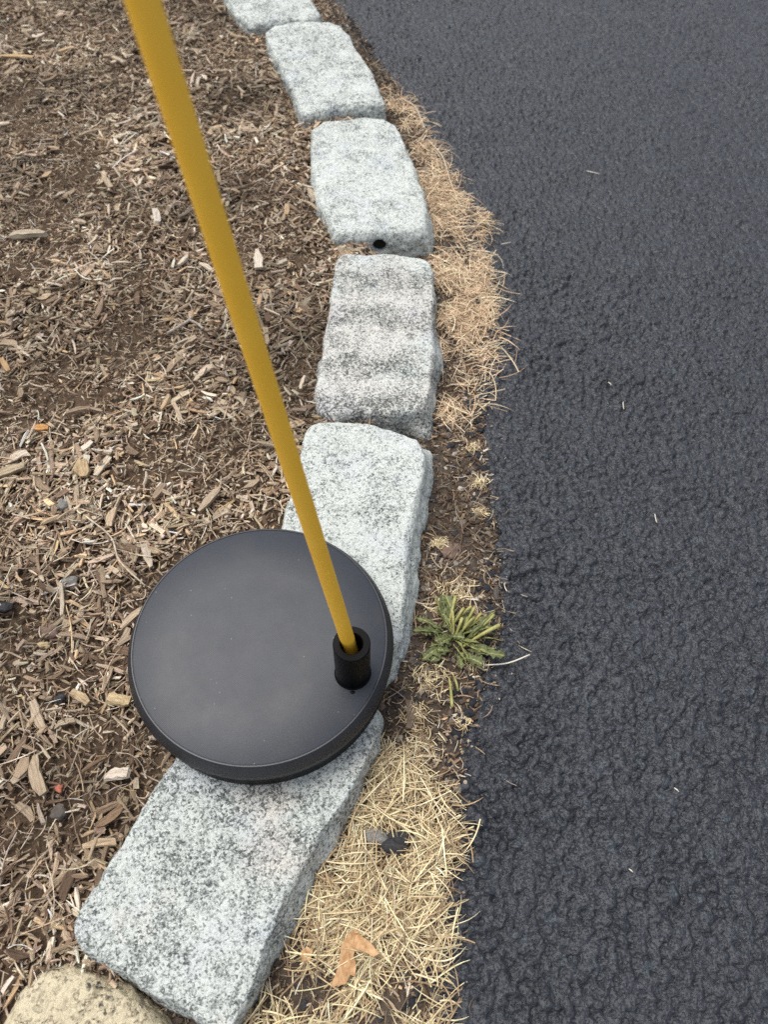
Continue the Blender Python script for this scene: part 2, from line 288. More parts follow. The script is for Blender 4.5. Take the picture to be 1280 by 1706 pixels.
def mat_rod():
    t = NT('yellow_fibreglass'); co = obj_co(t)
    s = t.n('ShaderNodeMapping'); t.l(co, s.inputs['Vector']); s.inputs['Scale'].default_value = (1, 1, 0.12)
    a = t.noise(s.outputs[0], 160, 4, 0.6); b = t.noise(co, 60, 3)
    c = t.mix(t.ramp(b, [(0.35, (0, 0, 0)), (0.7, (1, 1, 1))]), (0.95, 0.525, 0.045), (0.97, 0.555, 0.055))
    c = t.mix(t.ramp(t.noise(s.outputs[0], 300, 3, 0.7), [(0.66, (0, 0, 0)), (0.8, (0.4,) * 3)]), c, (0.45, 0.25, 0.04))
    t.set('Base Color', c); t.set('Roughness', 0.5); t.set('Specular IOR Level', 0.4)
    t.set('Normal', t.bump(a, 0.0006, 0.4))
    return t.m
def mat_blades():
    t = NT('dry_grass_blades')
    c = t.n('ShaderNodeAttribute', attribute_name='col').outputs['Color']
    g = t.n('ShaderNodeAttribute', attribute_name='grain').outputs['Vector']
    c = t.mix(1.0, c, t.ramp(t.noise(g, 1.0, 3), [(0.3, (0.75, 0.72, 0.66)), (0.7, (1.15, 1.13, 1.1))]), 'MULTIPLY')
    t.set('Base Color', c); t.set('Roughness', 0.6); t.set('Specular IOR Level', 0.3)
    return t.m
def mat_leaf(name, c1, c2, vein=None, scale=120, trans=0.0):
    t = NT(name); co = obj_co(t)
    c = t.ramp(t.noise(co, scale, 4, 0.6), [(0.3, c1), (0.7, c2)])
    if vein:
        g = t.n('ShaderNodeAttribute', attribute_name='grain').outputs['Vector']
        s = t.n('ShaderNodeSeparateXYZ'); t.l(g, s.inputs[0])
        c = t.mix(t.ramp(t.math('ABSOLUTE', s.outputs[1]), [(0.05, (1, 1, 1)), (0.16, (0, 0, 0))]), c, vein)
    t.set('Base Color', c); t.set('Roughness', 0.55); t.set('Specular IOR Level', 0.35)
    t.set('Normal', t.bump(t.noise(co, 500, 3), 0.0006, 0.6))
    return t.m
def mat_rock(name, c1, c2, scale=300):
    t = NT(name); co = obj_co(t); n = t.noise(co, scale, 5, 0.7)
    t.set('Base Color', t.ramp(n, [(0.3, c1), (0.7, c2)])); t.set('Roughness', 0.85); t.set('Specular IOR Level', 0.25)
    t.set('Normal', t.bump(n, 0.002, 0.7))
    return t.m

M_ASPHALT = mat_asphalt()
M_MULCH_SOIL = mat_soil('mulch_soil', (0.045, 0.029, 0.019), (0.12, 0.082, 0.053), (0.14, 0.10, 0.068))
M_STRIP_SOIL = mat_soil('strip_soil', (0.032, 0.024, 0.018), (0.115, 0.085, 0.062), (0.10, 0.088, 0.078))
M_GROUND = mat_soil('far_soil', (0.05, 0.036, 0.025), (0.10, 0.075, 0.05), (0.12, 0.09, 0.06))
M_SHREDS, M_CHIPS, M_BLADES = mat_shreds(), mat_chips(), mat_blades()

# ------------------------------------------------------------------ the setting: ground, driveway, soil strip, mulch bed
_e = np.array(EDGE)
def edge_x(y): return np.interp(y, _e[:, 1], _e[:, 0]) + np.where(y > _e[-1, 1], (y - _e[-1, 1]) * -0.55, 0) + np.where(y < _e[0, 1], (y - _e[0, 1]) * 0.15, 0)
CENTRES = []
for k, (zt, top, base) in BLOCKS.items():
    a = np.array(top); CENTRES.append((a[:, 0].mean(), a[:, 1].mean()))
CENTRES.sort(key=lambda c: c[1]); _c = np.array(CENTRES)
def line_x(y):
    return np.interp(y, _c[:, 1], _c[:, 0]) + np.where(y > _c[-1, 1], (y - _c[-1, 1]) * -0.6, 0) + np.where(y < _c[0, 1], (y - _c[0, 1]) * 1.0, 0)
def mulch_z(x, y):
    d = np.clip(line_x(y) - x, 0, None)
    return 0.0165 + 0.012 * (1 - np.exp(-d / 0.35)) + 0.0045 * fbm(x * 14, y * 14, octaves=3, seed=21) + 0.002 * fbm(x * 60, y * 60, octaves=2, seed=22)
def strip_z(x, y):
    e = edge_x(y) - x
    return -0.001 + np.clip(e, 0, 0.03) * 0.07 - np.clip(-e, 0, 0.05) * 0.45 + 0.0035 * fbm(x * 40, y * 40, octaves=4, seed=31) + 0.0012 * fbm(x * 160, y * 160, octaves=2, seed=32)
def axis(lo, a, b, hi, step, grow=1.35):
    mid = list(np.arange(a, b, step)); out = list(mid); s = step
    while out[-1] < hi: s *= grow; out.append(out[-1] + s)
    pre = []; s = step; v = a
    while v > lo: s *= grow; v -= s; pre.append(v)
    return np.array(pre[::-1] + out)

link('ground', make_mesh('ground', [(-120, -120, -0.06), (120, -120, -0.06), (120, 120, -0.06), (-120, 120, -0.06)], quads=[(0, 1, 2, 3)]), M_GROUND, kind='structure', label='bare brown ground stretching away beyond the bed and the driveway')

ys = np.concatenate([axis(-8, -0.10, 0.70, 0.70, 0.00125)[:-1], axis(0.70, 0.70, 1.45, 14, 0.0021)])
sx = np.concatenate([np.arange(-0.03, 0.33, 0.00125), axis(0.33, 0.33, 0.72, 12, 0.0022)])
Y, S = np.meshgrid(ys, sx, indexing='ij'); X = edge_x(Y) + S
near = np.clip(1 - np.maximum(np.maximum(-0.12 - Y, Y - 1.5), S - 0.75) / 0.3, 0, 1)
wx = X + 0.0022 * vnoise(X * 220, Y * 220, seed=5); wy = Y + 0.0022 * vnoise(X * 220, Y * 220, seed=6)
rough_edge = np.exp(-np.clip(S, 0, None) / 0.16)
wx = X + 0.0009 * vnoise(X * 420, Y * 420, seed=5); wy = Y + 0.0009 * vnoise(X * 420, Y * 420, seed=6)
patchy = np.clip(0.8 + 0.9 * fbm(X * 26, Y * 26, octaves=2, seed=74), 0.3, 1.5)
big_ = domes(wx, wy, 0.0120, 60, 0.25, 0.52) * (0.0036 + 0.0024 * rough_edge) * patchy
mid_ = domes(wx, wy, 0.0072, 40, 0.40, 0.66) * (0.0034 + 0.0013 * rough_edge) * (0.75 + 0.25 * patchy)
sml_ = domes(wx, wy, 0.0042, 50, 0.40, 0.68) * (0.0025 + 0.0003 * rough_edge)
h = np.maximum(np.maximum(big_, mid_), sml_)
h = h + 0.0003 * fbm(X * 350, Y * 350, octaves=2, seed=70) + 0.0008 * fbm(X * 60, Y * 60, octaves=2, seed=73)
h = (h - 0.002) * near + 0.0025 * fbm(X * 9, Y * 9, octaves=3, seed=71) * near
lip = S + 0.011 * fbm(X * 40, Y * 40, octaves=4, seed=72) - 0.001
h = h - np.clip(-lip + 0.004, 0, 0.05) * 0.55
driveway = link('driveway', make_mesh('driveway', np.stack([X, Y, h], -1), quads=grid_quads(*X.shape)), M_ASPHALT, kind='structure', label='dark freshly sealed asphalt driveway with a coarse pebbly surface')
del X, Y, S, wx, wy, h, near, lip

ys = np.concatenate([axis(-8, -0.10, 1.45, 14, 0.004)]); ts = np.linspace(0, 1, 48)
Y, T = np.meshgrid(ys, ts, indexing='ij'); x0 = line_x(Y); x1 = edge_x(Y) + 0.045
X = x0 + (x1 - x0) * T
soil_strip = link('soil_strip', make_mesh('soil_strip', np.stack([X, Y, strip_z(X, Y)], -1), quads=grid_quads(*X.shape)), M_STRIP_SOIL, kind='structure', label='narrow strip of brown soil between the granite blocks and the asphalt')
ss = -np.concatenate([np.arange(0, 0.6, 0.005), axis(0.6, 0.6, 0.61, 8, 0.005)])[::-1]
ys = axis(-8, -0.10, 1.45, 14, 0.005)
Y, S = np.meshgrid(ys, ss, indexing='ij'); X = line_x(Y) + S
mulch_bed = link('mulch_bed', make_mesh('mulch_bed', np.stack([X, Y, mulch_z(X, Y) - 0.002], -1), quads=grid_quads(*X.shape)), M_MULCH_SOIL, kind='structure', label='planting bed of brown shredded bark mulch left of the granite edging')

# ------------------------------------------------------------------ granite edging blocks
def polar(poly, c, th):
    p = np.array(poly) - c; n = len(p); r = np.zeros_like(th)
    for i in range(n):
        a, b = p[i], p[(i + 1) % n]; d = b - a
        den = np.cos(th) * d[1] - np.sin(th) * d[0]
        with np.errstate(divide='ignore', invalid='ignore'):
            t = (a[0] * d[1] - a[1] * d[0]) / den
            s = (a[0] * np.sin(th) - a[1] * np.cos(th)) / den
        ok = (np.abs(den) > 1e-12) & (t > 0) & (s >= -1e-6) & (s <= 1 + 1e-6)
        r = np.where(ok & (t > r), t, r)
    return r
def ring_smooth(r, k):
    w = np.hanning(2 * k + 3)[1:-1]; w /= w.sum(); n = len(r)
    return np.convolve(np.concatenate([r[-k - 1:], r, r[:k + 1]]), w, 'same')[k + 1:k + 1 + n]
def block_mesh(name, zt, top, base, seed, edge=0.006, rough=1.0, hole=None):
    N = 520 if hole is not None else 300
    c = np.array(top).mean(0); th0 = np.linspace(-math.pi, math.pi, N, endpoint=False)
    # resample evenly along the outline, then use those angles
    r0 = polar(top, c, th0); P = np.stack([r0 * np.cos(th0), r0 * np.sin(th0)], -1)
    seg = np.linalg.norm(np.roll(P, -1, 0) - P, axis=1); cum = np.concatenate([[0], np.cumsum(seg)])
    th = np.interp(np.linspace(0, cum[-1], N, endpoint=False), cum, np.concatenate([th0, [math.pi]]))
    rt = ring_smooth(polar(top, c, th), 3)
    rb = rt + 0.004
    if base:
        b = np.array(base) - c; bt = np.arctan2(b[:, 1], b[:, 0]); br = np.hypot(b[:, 0], b[:, 1])
        full = np.unwrap(bt); o = np.argsort(full); lo, hi = full[o[0]], full[o[-1]]
        for k in (-2 * math.pi, 0, 2 * math.pi):
            a = th + k; ins = (a >= lo - 0.12) & (a <= hi + 0.12)
            ex = np.interp(a, full[o], br[o]); w = np.clip(np.minimum(a - lo + 0.12, hi + 0.12 - a) / 0.12, 0, 1)
            rb = np.where(ins, np.maximum(rt + 0.003, rb * (1 - w) + ex * w), rb)
        rb = ring_smooth(rb, 3)
    rows = []
    ez = edge * (1 + 0.5 * vnoise(np.cos(th) * 2.3 + seed, np.sin(th) * 2.3, seed=seed))
    drop = np.clip((rb - rt) * 0.5, 0, 0.012)
    zb = 0.004
    prof = [(-0.055, 1.06, 'b'), (-0.03, 1.03, 'b'), (-0.012, 1.015, 'b')]
    for z, s, _ in prof: rows.append((rb * s, np.full(N, z)))
    for k in range(12):                                 # flank from soil level to the start of the rounded edge
        t = k / 11; z = zb + (zt - ez - drop - zb) * t
        rows.append((rb + (rt - rb) * (t ** 1.3) * 0.75, z))
    r_s = rb + (rt - rb) * 0.75; z_s = zt - ez - drop
    for k in range(1, 13):                               # rounded edge
        a = k / 12 * math.pi / 2
        rin = rt - ez * 0.9
        rows.append((r_s + (rin - r_s) * (1 - math.cos(a)), z_s + (zt - z_s) * math.sin(a)))
    K = 46
    rin = rt - ez * 0.9
    for k in range(1, K):
        rows.append((rin * (1 - k / K), np.full(N, zt) + 0.0))
    Rr = np.array([r for r, z in rows]); Zz = np.array([z * np.ones(N) for r, z in rows])
    X = Rr * np.cos(th); Yv = Rr * np.sin(th)
    V = np.stack([X, Yv, Zz], -1)
    # outward normals from the grid
    du = np.roll(V, -1, 1) - np.roll(V, 1, 1); dv = np.gradient(V, axis=0)
    nn = np.cross(du, dv); nn /= np.linalg.norm(nn, axis=-1, keepdims=True) + 1e-12
    x, y, z = X + c[0], Yv + c[1], Zz
    side = np.clip(1 - np.abs(nn[..., 2]), 0, 1)
    d = 0.0022 * fbm(x * 16, y * 16, z * 16, 3, seed) + 0.0022 * fbm(x * 60, y * 60, z * 60, 3, seed + 9) * (0.35 + 1.1 * side) + 0.0008 * fbm(x * 260, y * 260, z * 260, 3, seed + 5) * (0.7 + 1.2 * side)
    ch = fbm(x * 34, y * 34, z * 34, 2, seed + 17)       # chipped arrises
    nearedge = np.exp(-((Zz - (zt - 0.004)) / 0.006) ** 2) * np.clip((Rr / rt - 0.82) / 0.18, 0, 1)
    d = d - 0.0035 * np.clip(ch - 0.15, 0, 1) * nearedge
    V = V + nn * (d * rough)[..., None]
    if hole is not None:
        hp, hr, hd = hole
        dd = np.hypot(x - hp[0], (z - hp[2])) ; m = (y < hp[1] + 0.02) & (Rr > 0.6 * rt)
        V[..., 1] += np.where(m, hd * np.clip((hr - dd) / (0.16 * hr), 0, 1), 0)
    top_now = np.percentile(V[-K:, :, 2], 97); V[..., 2] -= (top_now - zt)
    nr = len(rows); Vf = V.reshape(-1, 3)
    i = np.arange(nr * N).reshape(nr, N); j = np.roll(i, -1, 1)
    q = np.stack([i[:-1], j[:-1], j[1:], i[1:]], -1).reshape(-1, 4)
    Vf = np.vstack([Vf, [0, 0, V[-1, :, 2].mean()]]); ci = nr * N
    tr = np.stack([i[-1], j[-1], np.full(N, ci)], -1)
    return make_mesh(name, Vf, quads=q, tris=tr), c
WHITE, GREY, DARK = (0.525, 0.55, 0.508), (0.235, 0.255, 0.236), (0.06, 0.068, 0.065)
BLOCK_INFO = {
    'a': ('pale grey granite block at the far end, cut off by the photo top edge', dict(darkness=0.08, scale=0.9), 101, 0.007),
    'b': ('pale granite block second from the far end, with a steep shaded near end', dict(darkness=0.08, scale=0.9), 102, 0.007),
    'c': ('white granite block with a round dark drill hole in its near end', dict(darkness=0.03), 103, 0.009),
    'd': ('granite block crossed by pink and greenish grey bands', dict(darkness=0.15, band=(5.4, 0.17, False, 1.2), tint=(1.04, 0.95, 0.93), tint_range=(0.35, 0.5)), 104, 0.006),
    'e': ('white granite block half covered by the back of the black disc base', dict(darkness=0.03), 105, 0.006),
    'f': ('large speckled granite block under the front of the black disc base', dict(darkness=0.125, tint=(1.06, 0.93, 0.88), tint_range=(0.5, 0.68)), 106, 0.005),
    'g': ('yellowish rounded granite stone with dark flecks in the lower left corner', dict(), 107, 0.012),
}
BLOCK_OBJ = {}
for k, (zt, top, base) in BLOCKS.items():
    label, kw, seed, edge = BLOCK_INFO[k]
    if k == 'g': m = mat_granite('granite_g', (0.54, 0.47, 0.32), (0.36, 0.305, 0.20), (0.05, 0.05, 0.045), darkness=0.07, scale=0.6, shift=0.3)
    else: m = mat_granite('granite_' + k, WHITE, GREY, DARK, shift=seed * 0.137, **kw)
    me, c = block_mesh('granite_block', zt, top, base, seed, edge, hole=((-0.0160, 0.722, 0.0170), 0.0078, 0.030) if k == 'c' else None)
    BLOCK_OBJ[k] = link('granite_block', me, m, loc=(c[0], c[1], 0), label=label, category='granite block', group='granite blocks edging the bed')

def lathe(profile, seg=96, cap_first=True, cap_last=True):
    n = len(profile); t = np.linspace(0, 2 * math.pi, seg, endpoint=False)
    V = np.array([[(r * math.cos(a), r * math.sin(a), z) for a in t] for r, z in profile]).reshape(-1, 3)
    i = np.arange(n * seg).reshape(n, seg); j = np.roll(i, -1, 1)
    q = np.stack([i[:-1], j[:-1], j[1:], i[1:]], -1).reshape(-1, 4); tr = []
    if cap_last:
        V = np.vstack([V, [0, 0, profile[-1][1]]]); tr.append(np.stack([i[-1], j[-1], np.full(seg, len(V) - 1)], -1))
    if cap_first:
        V = np.vstack([V, [0, 0, profile[0][1]]]); tr.append(np.stack([j[0], i[0], np.full(seg, len(V) - 1)], -1))
    return V, q, (np.vstack(tr) if tr else None)
def flat_by_angle(me, deg=35):
    me.set_sharp_from_angle(angle=math.radians(deg))
_hm = mat_rock('hole_shade', (0.008, 0.007, 0.006), (0.022, 0.019, 0.016))  # near-black plug colour stands in for the shade inside the drilled hole
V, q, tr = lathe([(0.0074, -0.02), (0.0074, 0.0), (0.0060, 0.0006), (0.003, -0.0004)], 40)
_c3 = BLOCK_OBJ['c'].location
me = make_mesh('drill_hole_shade', V, quads=q, tris=tr); flat_by_angle(me)
link('drill_hole_shade', me, _hm, BLOCK_OBJ['c'], (-0.0160 - _c3.x, 0.7165 - _c3.y, 0.0170), (math.radians(90), 0, 0), label='near-black plug standing in for the shade inside the round drill hole')

# ------------------------------------------------------------------ marker base and rod
M_TOP = mat_plastic('black_print_top', (0.017, 0.0205, 0.028), 0.48, 0.52, weave=True, dust=0.14)
M_SIDE = mat_plastic('black_print_side', (0.003, 0.003, 0.0033), 0.4, 0.10, layer=True)
M_RIM = mat_plastic('black_print_rim', (0.012, 0.013, 0.017), 0.40, 0.55, layer=True)
M_TUBE = mat_plastic('black_socket', (0.002, 0.002, 0.0024), 0.35, 0.08, layer=True)
DISC = (-0.0842, 0.2095); BASE_Z, TOP_Z = 0.0335, 0.070
base = link('rod_stand', None, loc=(DISC[0], DISC[1], BASE_Z), label='round black weighted disc base with a rod socket, resting on two granite blocks', category='rod stand')
H = TOP_Z - BASE_Z
def part(name, prof, mat, parent, seg=160, loc=(0, 0, 0), cf=True, cl=True, deg=30):
    if name != 'socket': prof = [(r * 1.025, z) for r, z in prof]
    V, q, tr = lathe(prof, seg, cf, cl); me = make_mesh(name, V, quads=q, tris=tr); flat_by_angle(me, deg)
    return link(name, me, mat, parent, loc)
tray = [(0.0885, 0.0), (0.0902, 0.0012)]
for z in (0.0042, 0.0075, 0.0108, 0.0142): tray += [(0.0905, z), (0.0897, z + 0.0004), (0.0906, z + 0.0008)]
tray += [(0.0906, 0.0172), (0.0896, 0.0178)]
part('tray', tray, M_SIDE, base)
rim = [(0.0898, 0.0180), (0.0912, 0.0184), (0.0914, 0.0203), (0.0904, 0.0208), (0.0904, 0.0213), (0.0915, 0.0218), (0.0916, 0.0238), (0.0906, 0.0243), (0.0906, 0.0248), (0.0918, 0.0252), (0.0922, 0.0262), (0.0919, 0.0275), (0.0880, H - 0.0006), (0.0872, H), (0.0866, H), (0.0863, H - 0.0005), (0.0861, H - 0.0005)]
rm = part('rim', rim, M_RIM, base, cf=False, cl=False)
part('top_panel', [(0.0862, H - 0.004), (0.0862, H - 0.0005), (0.0855, H - 0.0001), (0.05, H - 0.0001), (0.02, H - 0.0001)], M_TOP, base, cf=True)
TUBE = (-0.0176, 0.1859); TL = (TUBE[0] - DISC[0], TUBE[1] - DISC[1], H - 0.0002)
sock = part('socket', [(0.0070, 0.006), (0.0070, 0.0492), (0.0076, 0.050), (0.0115, 0.050), (0.0120, 0.0495), (0.0120, 0.0012), (0.0128, 0.0001)], M_TUBE, base, seg=64, loc=TL, cf=True, cl=False)
# small bead of glue at the foot of the socket
bead = bmesh.new(); bmesh.ops.create_icosphere(bead, subdivisions=2, radius=0.0012)
for v in bead.verts: v.co.z *= 0.5; v.co.x *= 1.5 + 0.3 * math.sin(v.co.y * 3000)
bme = bpy.data.meshes.new('glue_bead'); bead.to_mesh(bme); bead.free()
link('glue_bead', bme, M_TUBE, base, (TL[0] + 0.0005, TL[1] - 0.0142, H + 0.0002))

M_ROD = mat_rod()
A = Vector((-0.0202, 0.1898, 0.1145)); Dv = Vector((-0.1336, 0.0754, 0.9882)).normalized()
start = A - Dv * 0.028; L = 1.19; rr = 0.00475; prof = []
for k in range(6): a = k / 5 * math.pi / 2; prof.append((max(1e-5, rr * math.sin(a)), rr * (1 - math.cos(a)) * 0.6))
for z in np.linspace(0.01, L - 0.01, 60): prof.append((rr * (1 + 0.006 * math.sin(z * 90)), z))
for k in range(6): a = k / 5 * math.pi / 2; prof.append((max(1e-5, rr * math.cos(a)), L - rr * 0.6 + rr * 0.6 * math.sin(a)))
V, q, tr = lathe(prof, 40, False, False)
rod = link('marker_rod', make_mesh('marker_rod', V, quads=q), M_ROD, loc=start, rot=Dv.to_track_quat('Z', 'Y').to_euler(), label='long leaning yellow fibreglass rod standing in the black disc base socket', category='rod')

# ------------------------------------------------------------------ shreds and chips (bent, tapered, splintered slivers)
def slivers(n, pos, length, width, thick, yaw, pitch, roll, bend, sections=3, jitter=0.32, taper=(0.35, 1.05)):
    S = sections; t = np.linspace(-0.5, 0.5, S)[None, :] * np.ones((n, 1))
    e = np.abs(t) * 2
    tp0 = rng.uniform(taper[0], taper[1], (n, 1)); tp1 = rng.uniform(taper[0], taper[1], (n, 1))
    w = np.where(t < 0, 1 + (tp0 - 1) * e ** 1.6, 1 + (tp1 - 1) * e ** 1.6)
    cx = t * length[:, None]; cy = bend[:, None] * length[:, None] * (t * t * 4 - 0.3); cz = rng.uniform(-0.04, 0.04, (n, 1)) * length[:, None] * (t * t * 4)
    corners = np.array([(-1, -1), (1, -1), (1, 1), (-1, 1)], float)
    P = np.zeros((n, S, 4, 3))
    jy = 1 + jitter * rng.uniform(-1, 1, (n, S, 4)); jz = 1 + jitter * rng.uniform(-1, 1, (n, S, 4))
    P[..., 0] = cx[..., None] + jitter * 0.18 * length[:, None, None] * rng.uniform(-1, 1, (n, S, 4)) * (e[..., None] > 0.9)
    P[..., 1] = cy[..., None] + corners[:, 0] * 0.5 * width[:, None, None] * w[..., None] * jy
    P[..., 2] = cz[..., None] + corners[:, 1] * 0.5 * thick[:, None, None] * (0.5 + 0.5 * w[..., None]) * jz
    loc = P.copy()
    def rot(P, a, i, j):
        c, s = np.cos(a)[:, None, None], np.sin(a)[:, None, None]
        u = P[..., i] * c - P[..., j] * s; v = P[..., i] * s + P[..., j] * c; P[..., i], P[..., j] = u, v
    rot(P, roll, 1, 2); rot(P, pitch, 2, 0); rot(P, yaw, 0, 1)
    P += pos[:, None, None, :]
    base_i = (np.arange(n) * S * 4)[:, None, None, None]
    sidx = np.arange(S - 1)[None, :, None, None] * 4; k = np.arange(4)[None, None, :, None]
    q = np.concatenate([base_i + sidx + k, base_i + sidx + (k + 1) % 4, base_i + sidx + 4 + (k + 1) % 4, base_i + sidx + 4 + k], -1).reshape(-1, 4)
    b0 = (np.arange(n) * S * 4)[:, None]
    q = np.vstack([q, b0 + np.array([3, 2, 1, 0]), b0 + (S - 1) * 4 + np.array([0, 1, 2, 3])])
    seedv = rng.uniform(0, 1000, (n, 1, 1))
    grain = np.stack([loc[..., 0] * 60 + seedv, loc[..., 1] * 900, loc[..., 2] * 900 + seedv], -1)
    return P.reshape(-1, 3), q, grain.reshape(-1, 3), S * 4
PALETTE = np.array([c for _, c in CHIP_COLORS])
def pick_colors(n, weights, spread=0.18):
    i = rng.choice(len(PALETTE), n, p=np.array(weights) / sum(weights))
    return PALETTE[i] * (1 + spread * rng.normal(size=(n, 1))).clip(0.5, 1.6) * (1 + 0.025 * rng.normal(size=(n, 3)))
ALL_POLYS = []
for k, (zt, top, bs) in BLOCKS.items():
    c = np.array(top).mean(0); ALL_POLYS.append([tuple(c + (np.array(p) - c) * 0.985) for p in top])
    if bs: ALL_POLYS.append([tuple(p) for p in bs] + [tuple(c)])
def off_blocks(x, y):
    r = np.hypot(x + 0.014, y - 0.714) > 0.014      # keep the drill hole clear
    for p in ALL_POLYS: r &= ~inside(x, y, p)
    return r
def in_view(x, y, z=0.02, margin=0.06):
    d = np.stack([x, y, np.full_like(x, z) - CAM_Z], -1)
    w = d @ np.array(_f); u = d @ np.array(_rt2) / w * FOCAL_PX; v = d @ np.array(_u2) / w * FOCAL_PX
    return (np.abs(u) < 640 * (1 + margin * 2)) & (np.abs(v) < 853 * (1 + margin))
def bed_points(n, ymax=1.5, xmin=-0.75, clump=0.0):
    out = []
    while sum(len(o) for o in out) < n:
        y = rng.uniform(-0.09, ymax, n * 3); x = rng.uniform(xmin, 0.08, n * 3)
        ok = (x < line_x(y) + 0.005) & off_blocks(x, y) & in_view(x, y, 0.02, 0.12)
        # far mulch is smaller on the picture: thin it a little
        ok &= rng.uniform(size=len(x)) < np.clip(1.25 - 0.45 * y, 0.5, 1)
        if clump: ok &= rng.uniform(size=len(x)) < np.clip(0.5 + clump * fbm(x * 15, y * 15, octaves=3, seed=83), 0.06, 1)
        out.append(np.stack([x[ok], y[ok]], -1))
    return np.concatenate(out)[:n]

# fine fibres and crumbs: uncountable, one object
def make_stuff(name, n, lrange, wrange, trange, weights, parent, mat, pts, zf, lift, pitch_s, fine_mask=None, sections=3, bendr=0.18):
    p = pts; n = len(p)
    length = rng.uniform(0, 1, n) ** 1.8 * (lrange[1] - lrange[0]) + lrange[0]
    width = rng.uniform(0, 1, n) ** 1.5 * (wrange[1] - wrange[0]) + wrange[0]
    thick = np.minimum(rng.uniform(*trange, n), width)
    clump = fbm(p[:, 0] * 22, p[:, 1] * 22, octaves=2, seed=81)
    length *= np.clip(0.95 + 0.7 * clump, 0.5, 1.5); width *= np.clip(0.95 + 0.5 * clump, 0.6, 1.4)
    z = zf(p[:, 0], p[:, 1]) + rng.uniform(0, 1, n) ** 1.6 * lift
    P, q, g, k = slivers(n, np.column_stack([p, z]), length, width, thick, rng.uniform(0, 2 * math.pi, n), rng.normal(0, pitch_s, n), rng.normal(0, 0.5, n), rng.normal(0, bendr, n), sections)
    c = pick_colors(n, weights); tone = np.clip(1.0 + 0.75 * fbm(p[:, 0] * 9, p[:, 1] * 9, octaves=3, seed=82), 0.5, 1.45)
    c = np.clip(c * tone[:, None], 0.012, 0.75)
    me = make_mesh(name, P, quads=q, colors=np.repeat(c, k, 0), grain=g, smooth=False)
    return link(name, me, mat, parent, kind='stuff')
make_stuff('mulch_fibres', 0, (0.003, 0.014), (0.0005, 0.0020), (0.0003, 0.0010), [2, 5, 6, 5, 3, 1.5, 1.2, 0.6], mulch_bed, M_SHREDS, bed_points(46000), mulch_z, 0.0055, 0.25, sections=3, bendr=0.05)
make_stuff('mulch_shreds', 0, (0.006, 0.024), (0.0012, 0.0042), (0.0006, 0.0022), [1.5, 3, 5, 6, 5, 1.4, 2, 1], mulch_bed, M_SHREDS, bed_points(11000, clump=1.3), lambda x, y: mulch_z(x, y) + 0.001, 0.0060, 0.22, sections=4, bendr=0.04)
make_stuff('mulch_threads', 0, (0.012, 0.036), (0.0004, 0.0009), (0.0003, 0.0006), [0, 0, 1, 2, 3, 1.5, 4, 3], mulch_bed, M_SHREDS, bed_points(2200), lambda x, y: mulch_z(x, y) + 0.003, 0.0060, 0.12, sections=5, bendr=0.12)

# coarser mulch carries on beyond the picture
_ro = np.random.default_rng(99)
_yy = _ro.uniform(-0.45, 1.95, 60000); _xx = line_x(_yy) - _ro.uniform(0, 0.95, 60000)
_ok = ~in_view(_xx, _yy, 0.02, 0.12) & in_view(_xx, _yy, 0.02, 0.55) & off_blocks(_xx, _yy)
_state = rng; rng = _ro
make_stuff('outer_mulch', 0, (0.008, 0.026), (0.0022, 0.0062), (0.0008, 0.0022), [2, 4, 5, 5, 4, 1.5, 1.5, 1], mulch_bed, M_SHREDS, np.column_stack([_xx, _yy])[_ok][:11000], mulch_z, 0.0055, 0.2, sections=3, bendr=0.05)
rng = _state
# the largest wood chips, each an object of its own, a piece of the mulch bed
CHIP_MESHES = []
for v in range(18):
    Lc = rng.uniform(0.013, 0.026); Wc = rng.uniform(0.0032, 0.0072); Tc = rng.uniform(0.0016, 0.0032)
    P, q, g, k = slivers(1, np.zeros((1, 3)), np.array([Lc]), np.array([Wc]), np.array([Tc]), np.zeros(1), np.zeros(1), np.zeros(1), rng.normal(0, 0.07, 1), sections=5, jitter=0.28, taper=(0.3, 0.95))
    CHIP_MESHES.append(make_mesh('wood_chip', P, quads=q, grain=g, smooth=False)); CHIP_MESHES[-1].materials.append(M_CHIPS)
pts = bed_points(300, clump=1.0)
zz = mulch_z(pts[:, 0], pts[:, 1]) + rng.uniform(0.0035, 0.0065, len(pts))
for i, (x, y) in enumerate(pts):
    o = link('wood_chip', CHIP_MESHES[i % len(CHIP_MESHES)], None, mulch_bed, (x, y, zz[i]), (rng.normal(0, 0.2), rng.normal(0, 0.15), rng.uniform(0, 6.28)))

# soil strip debris
def strip_points(n):
    out = []
    while sum(len(o) for o in out) < n:
        y = rng.uniform(-0.09, 1.45, n * 4); s = rng.uniform(0, 1, n * 4); x = line_x(y) + (edge_x(y) + 0.006 - line_x(y)) * s
        ok = off_blocks(x, y) & in_view(x, y, 0.0, 0.1); out.append(np.stack([x[ok], y[ok]], -1))
    return np.concatenate(out)[:n]
make_stuff('soil_debris', 0, (0.002, 0.011), (0.0004, 0.0022), (0.0003, 0.0014), [5, 6, 4, 2.5, 1, 0.8, 0.8, 0.3], soil_strip, M_SHREDS, strip_points(11000), strip_z, 0.0028, 0.25, bendr=0.05)
make_stuff('soil_threads', 0, (0.010, 0.026), (0.0004, 0.0008), (0.0003, 0.0006), [0, 1, 2, 2, 3, 2, 4, 2], soil_strip, M_SHREDS, strip_points(700), lambda x, y: strip_z(x, y) + 0.002, 0.003, 0.1, sections=5, bendr=0.12)

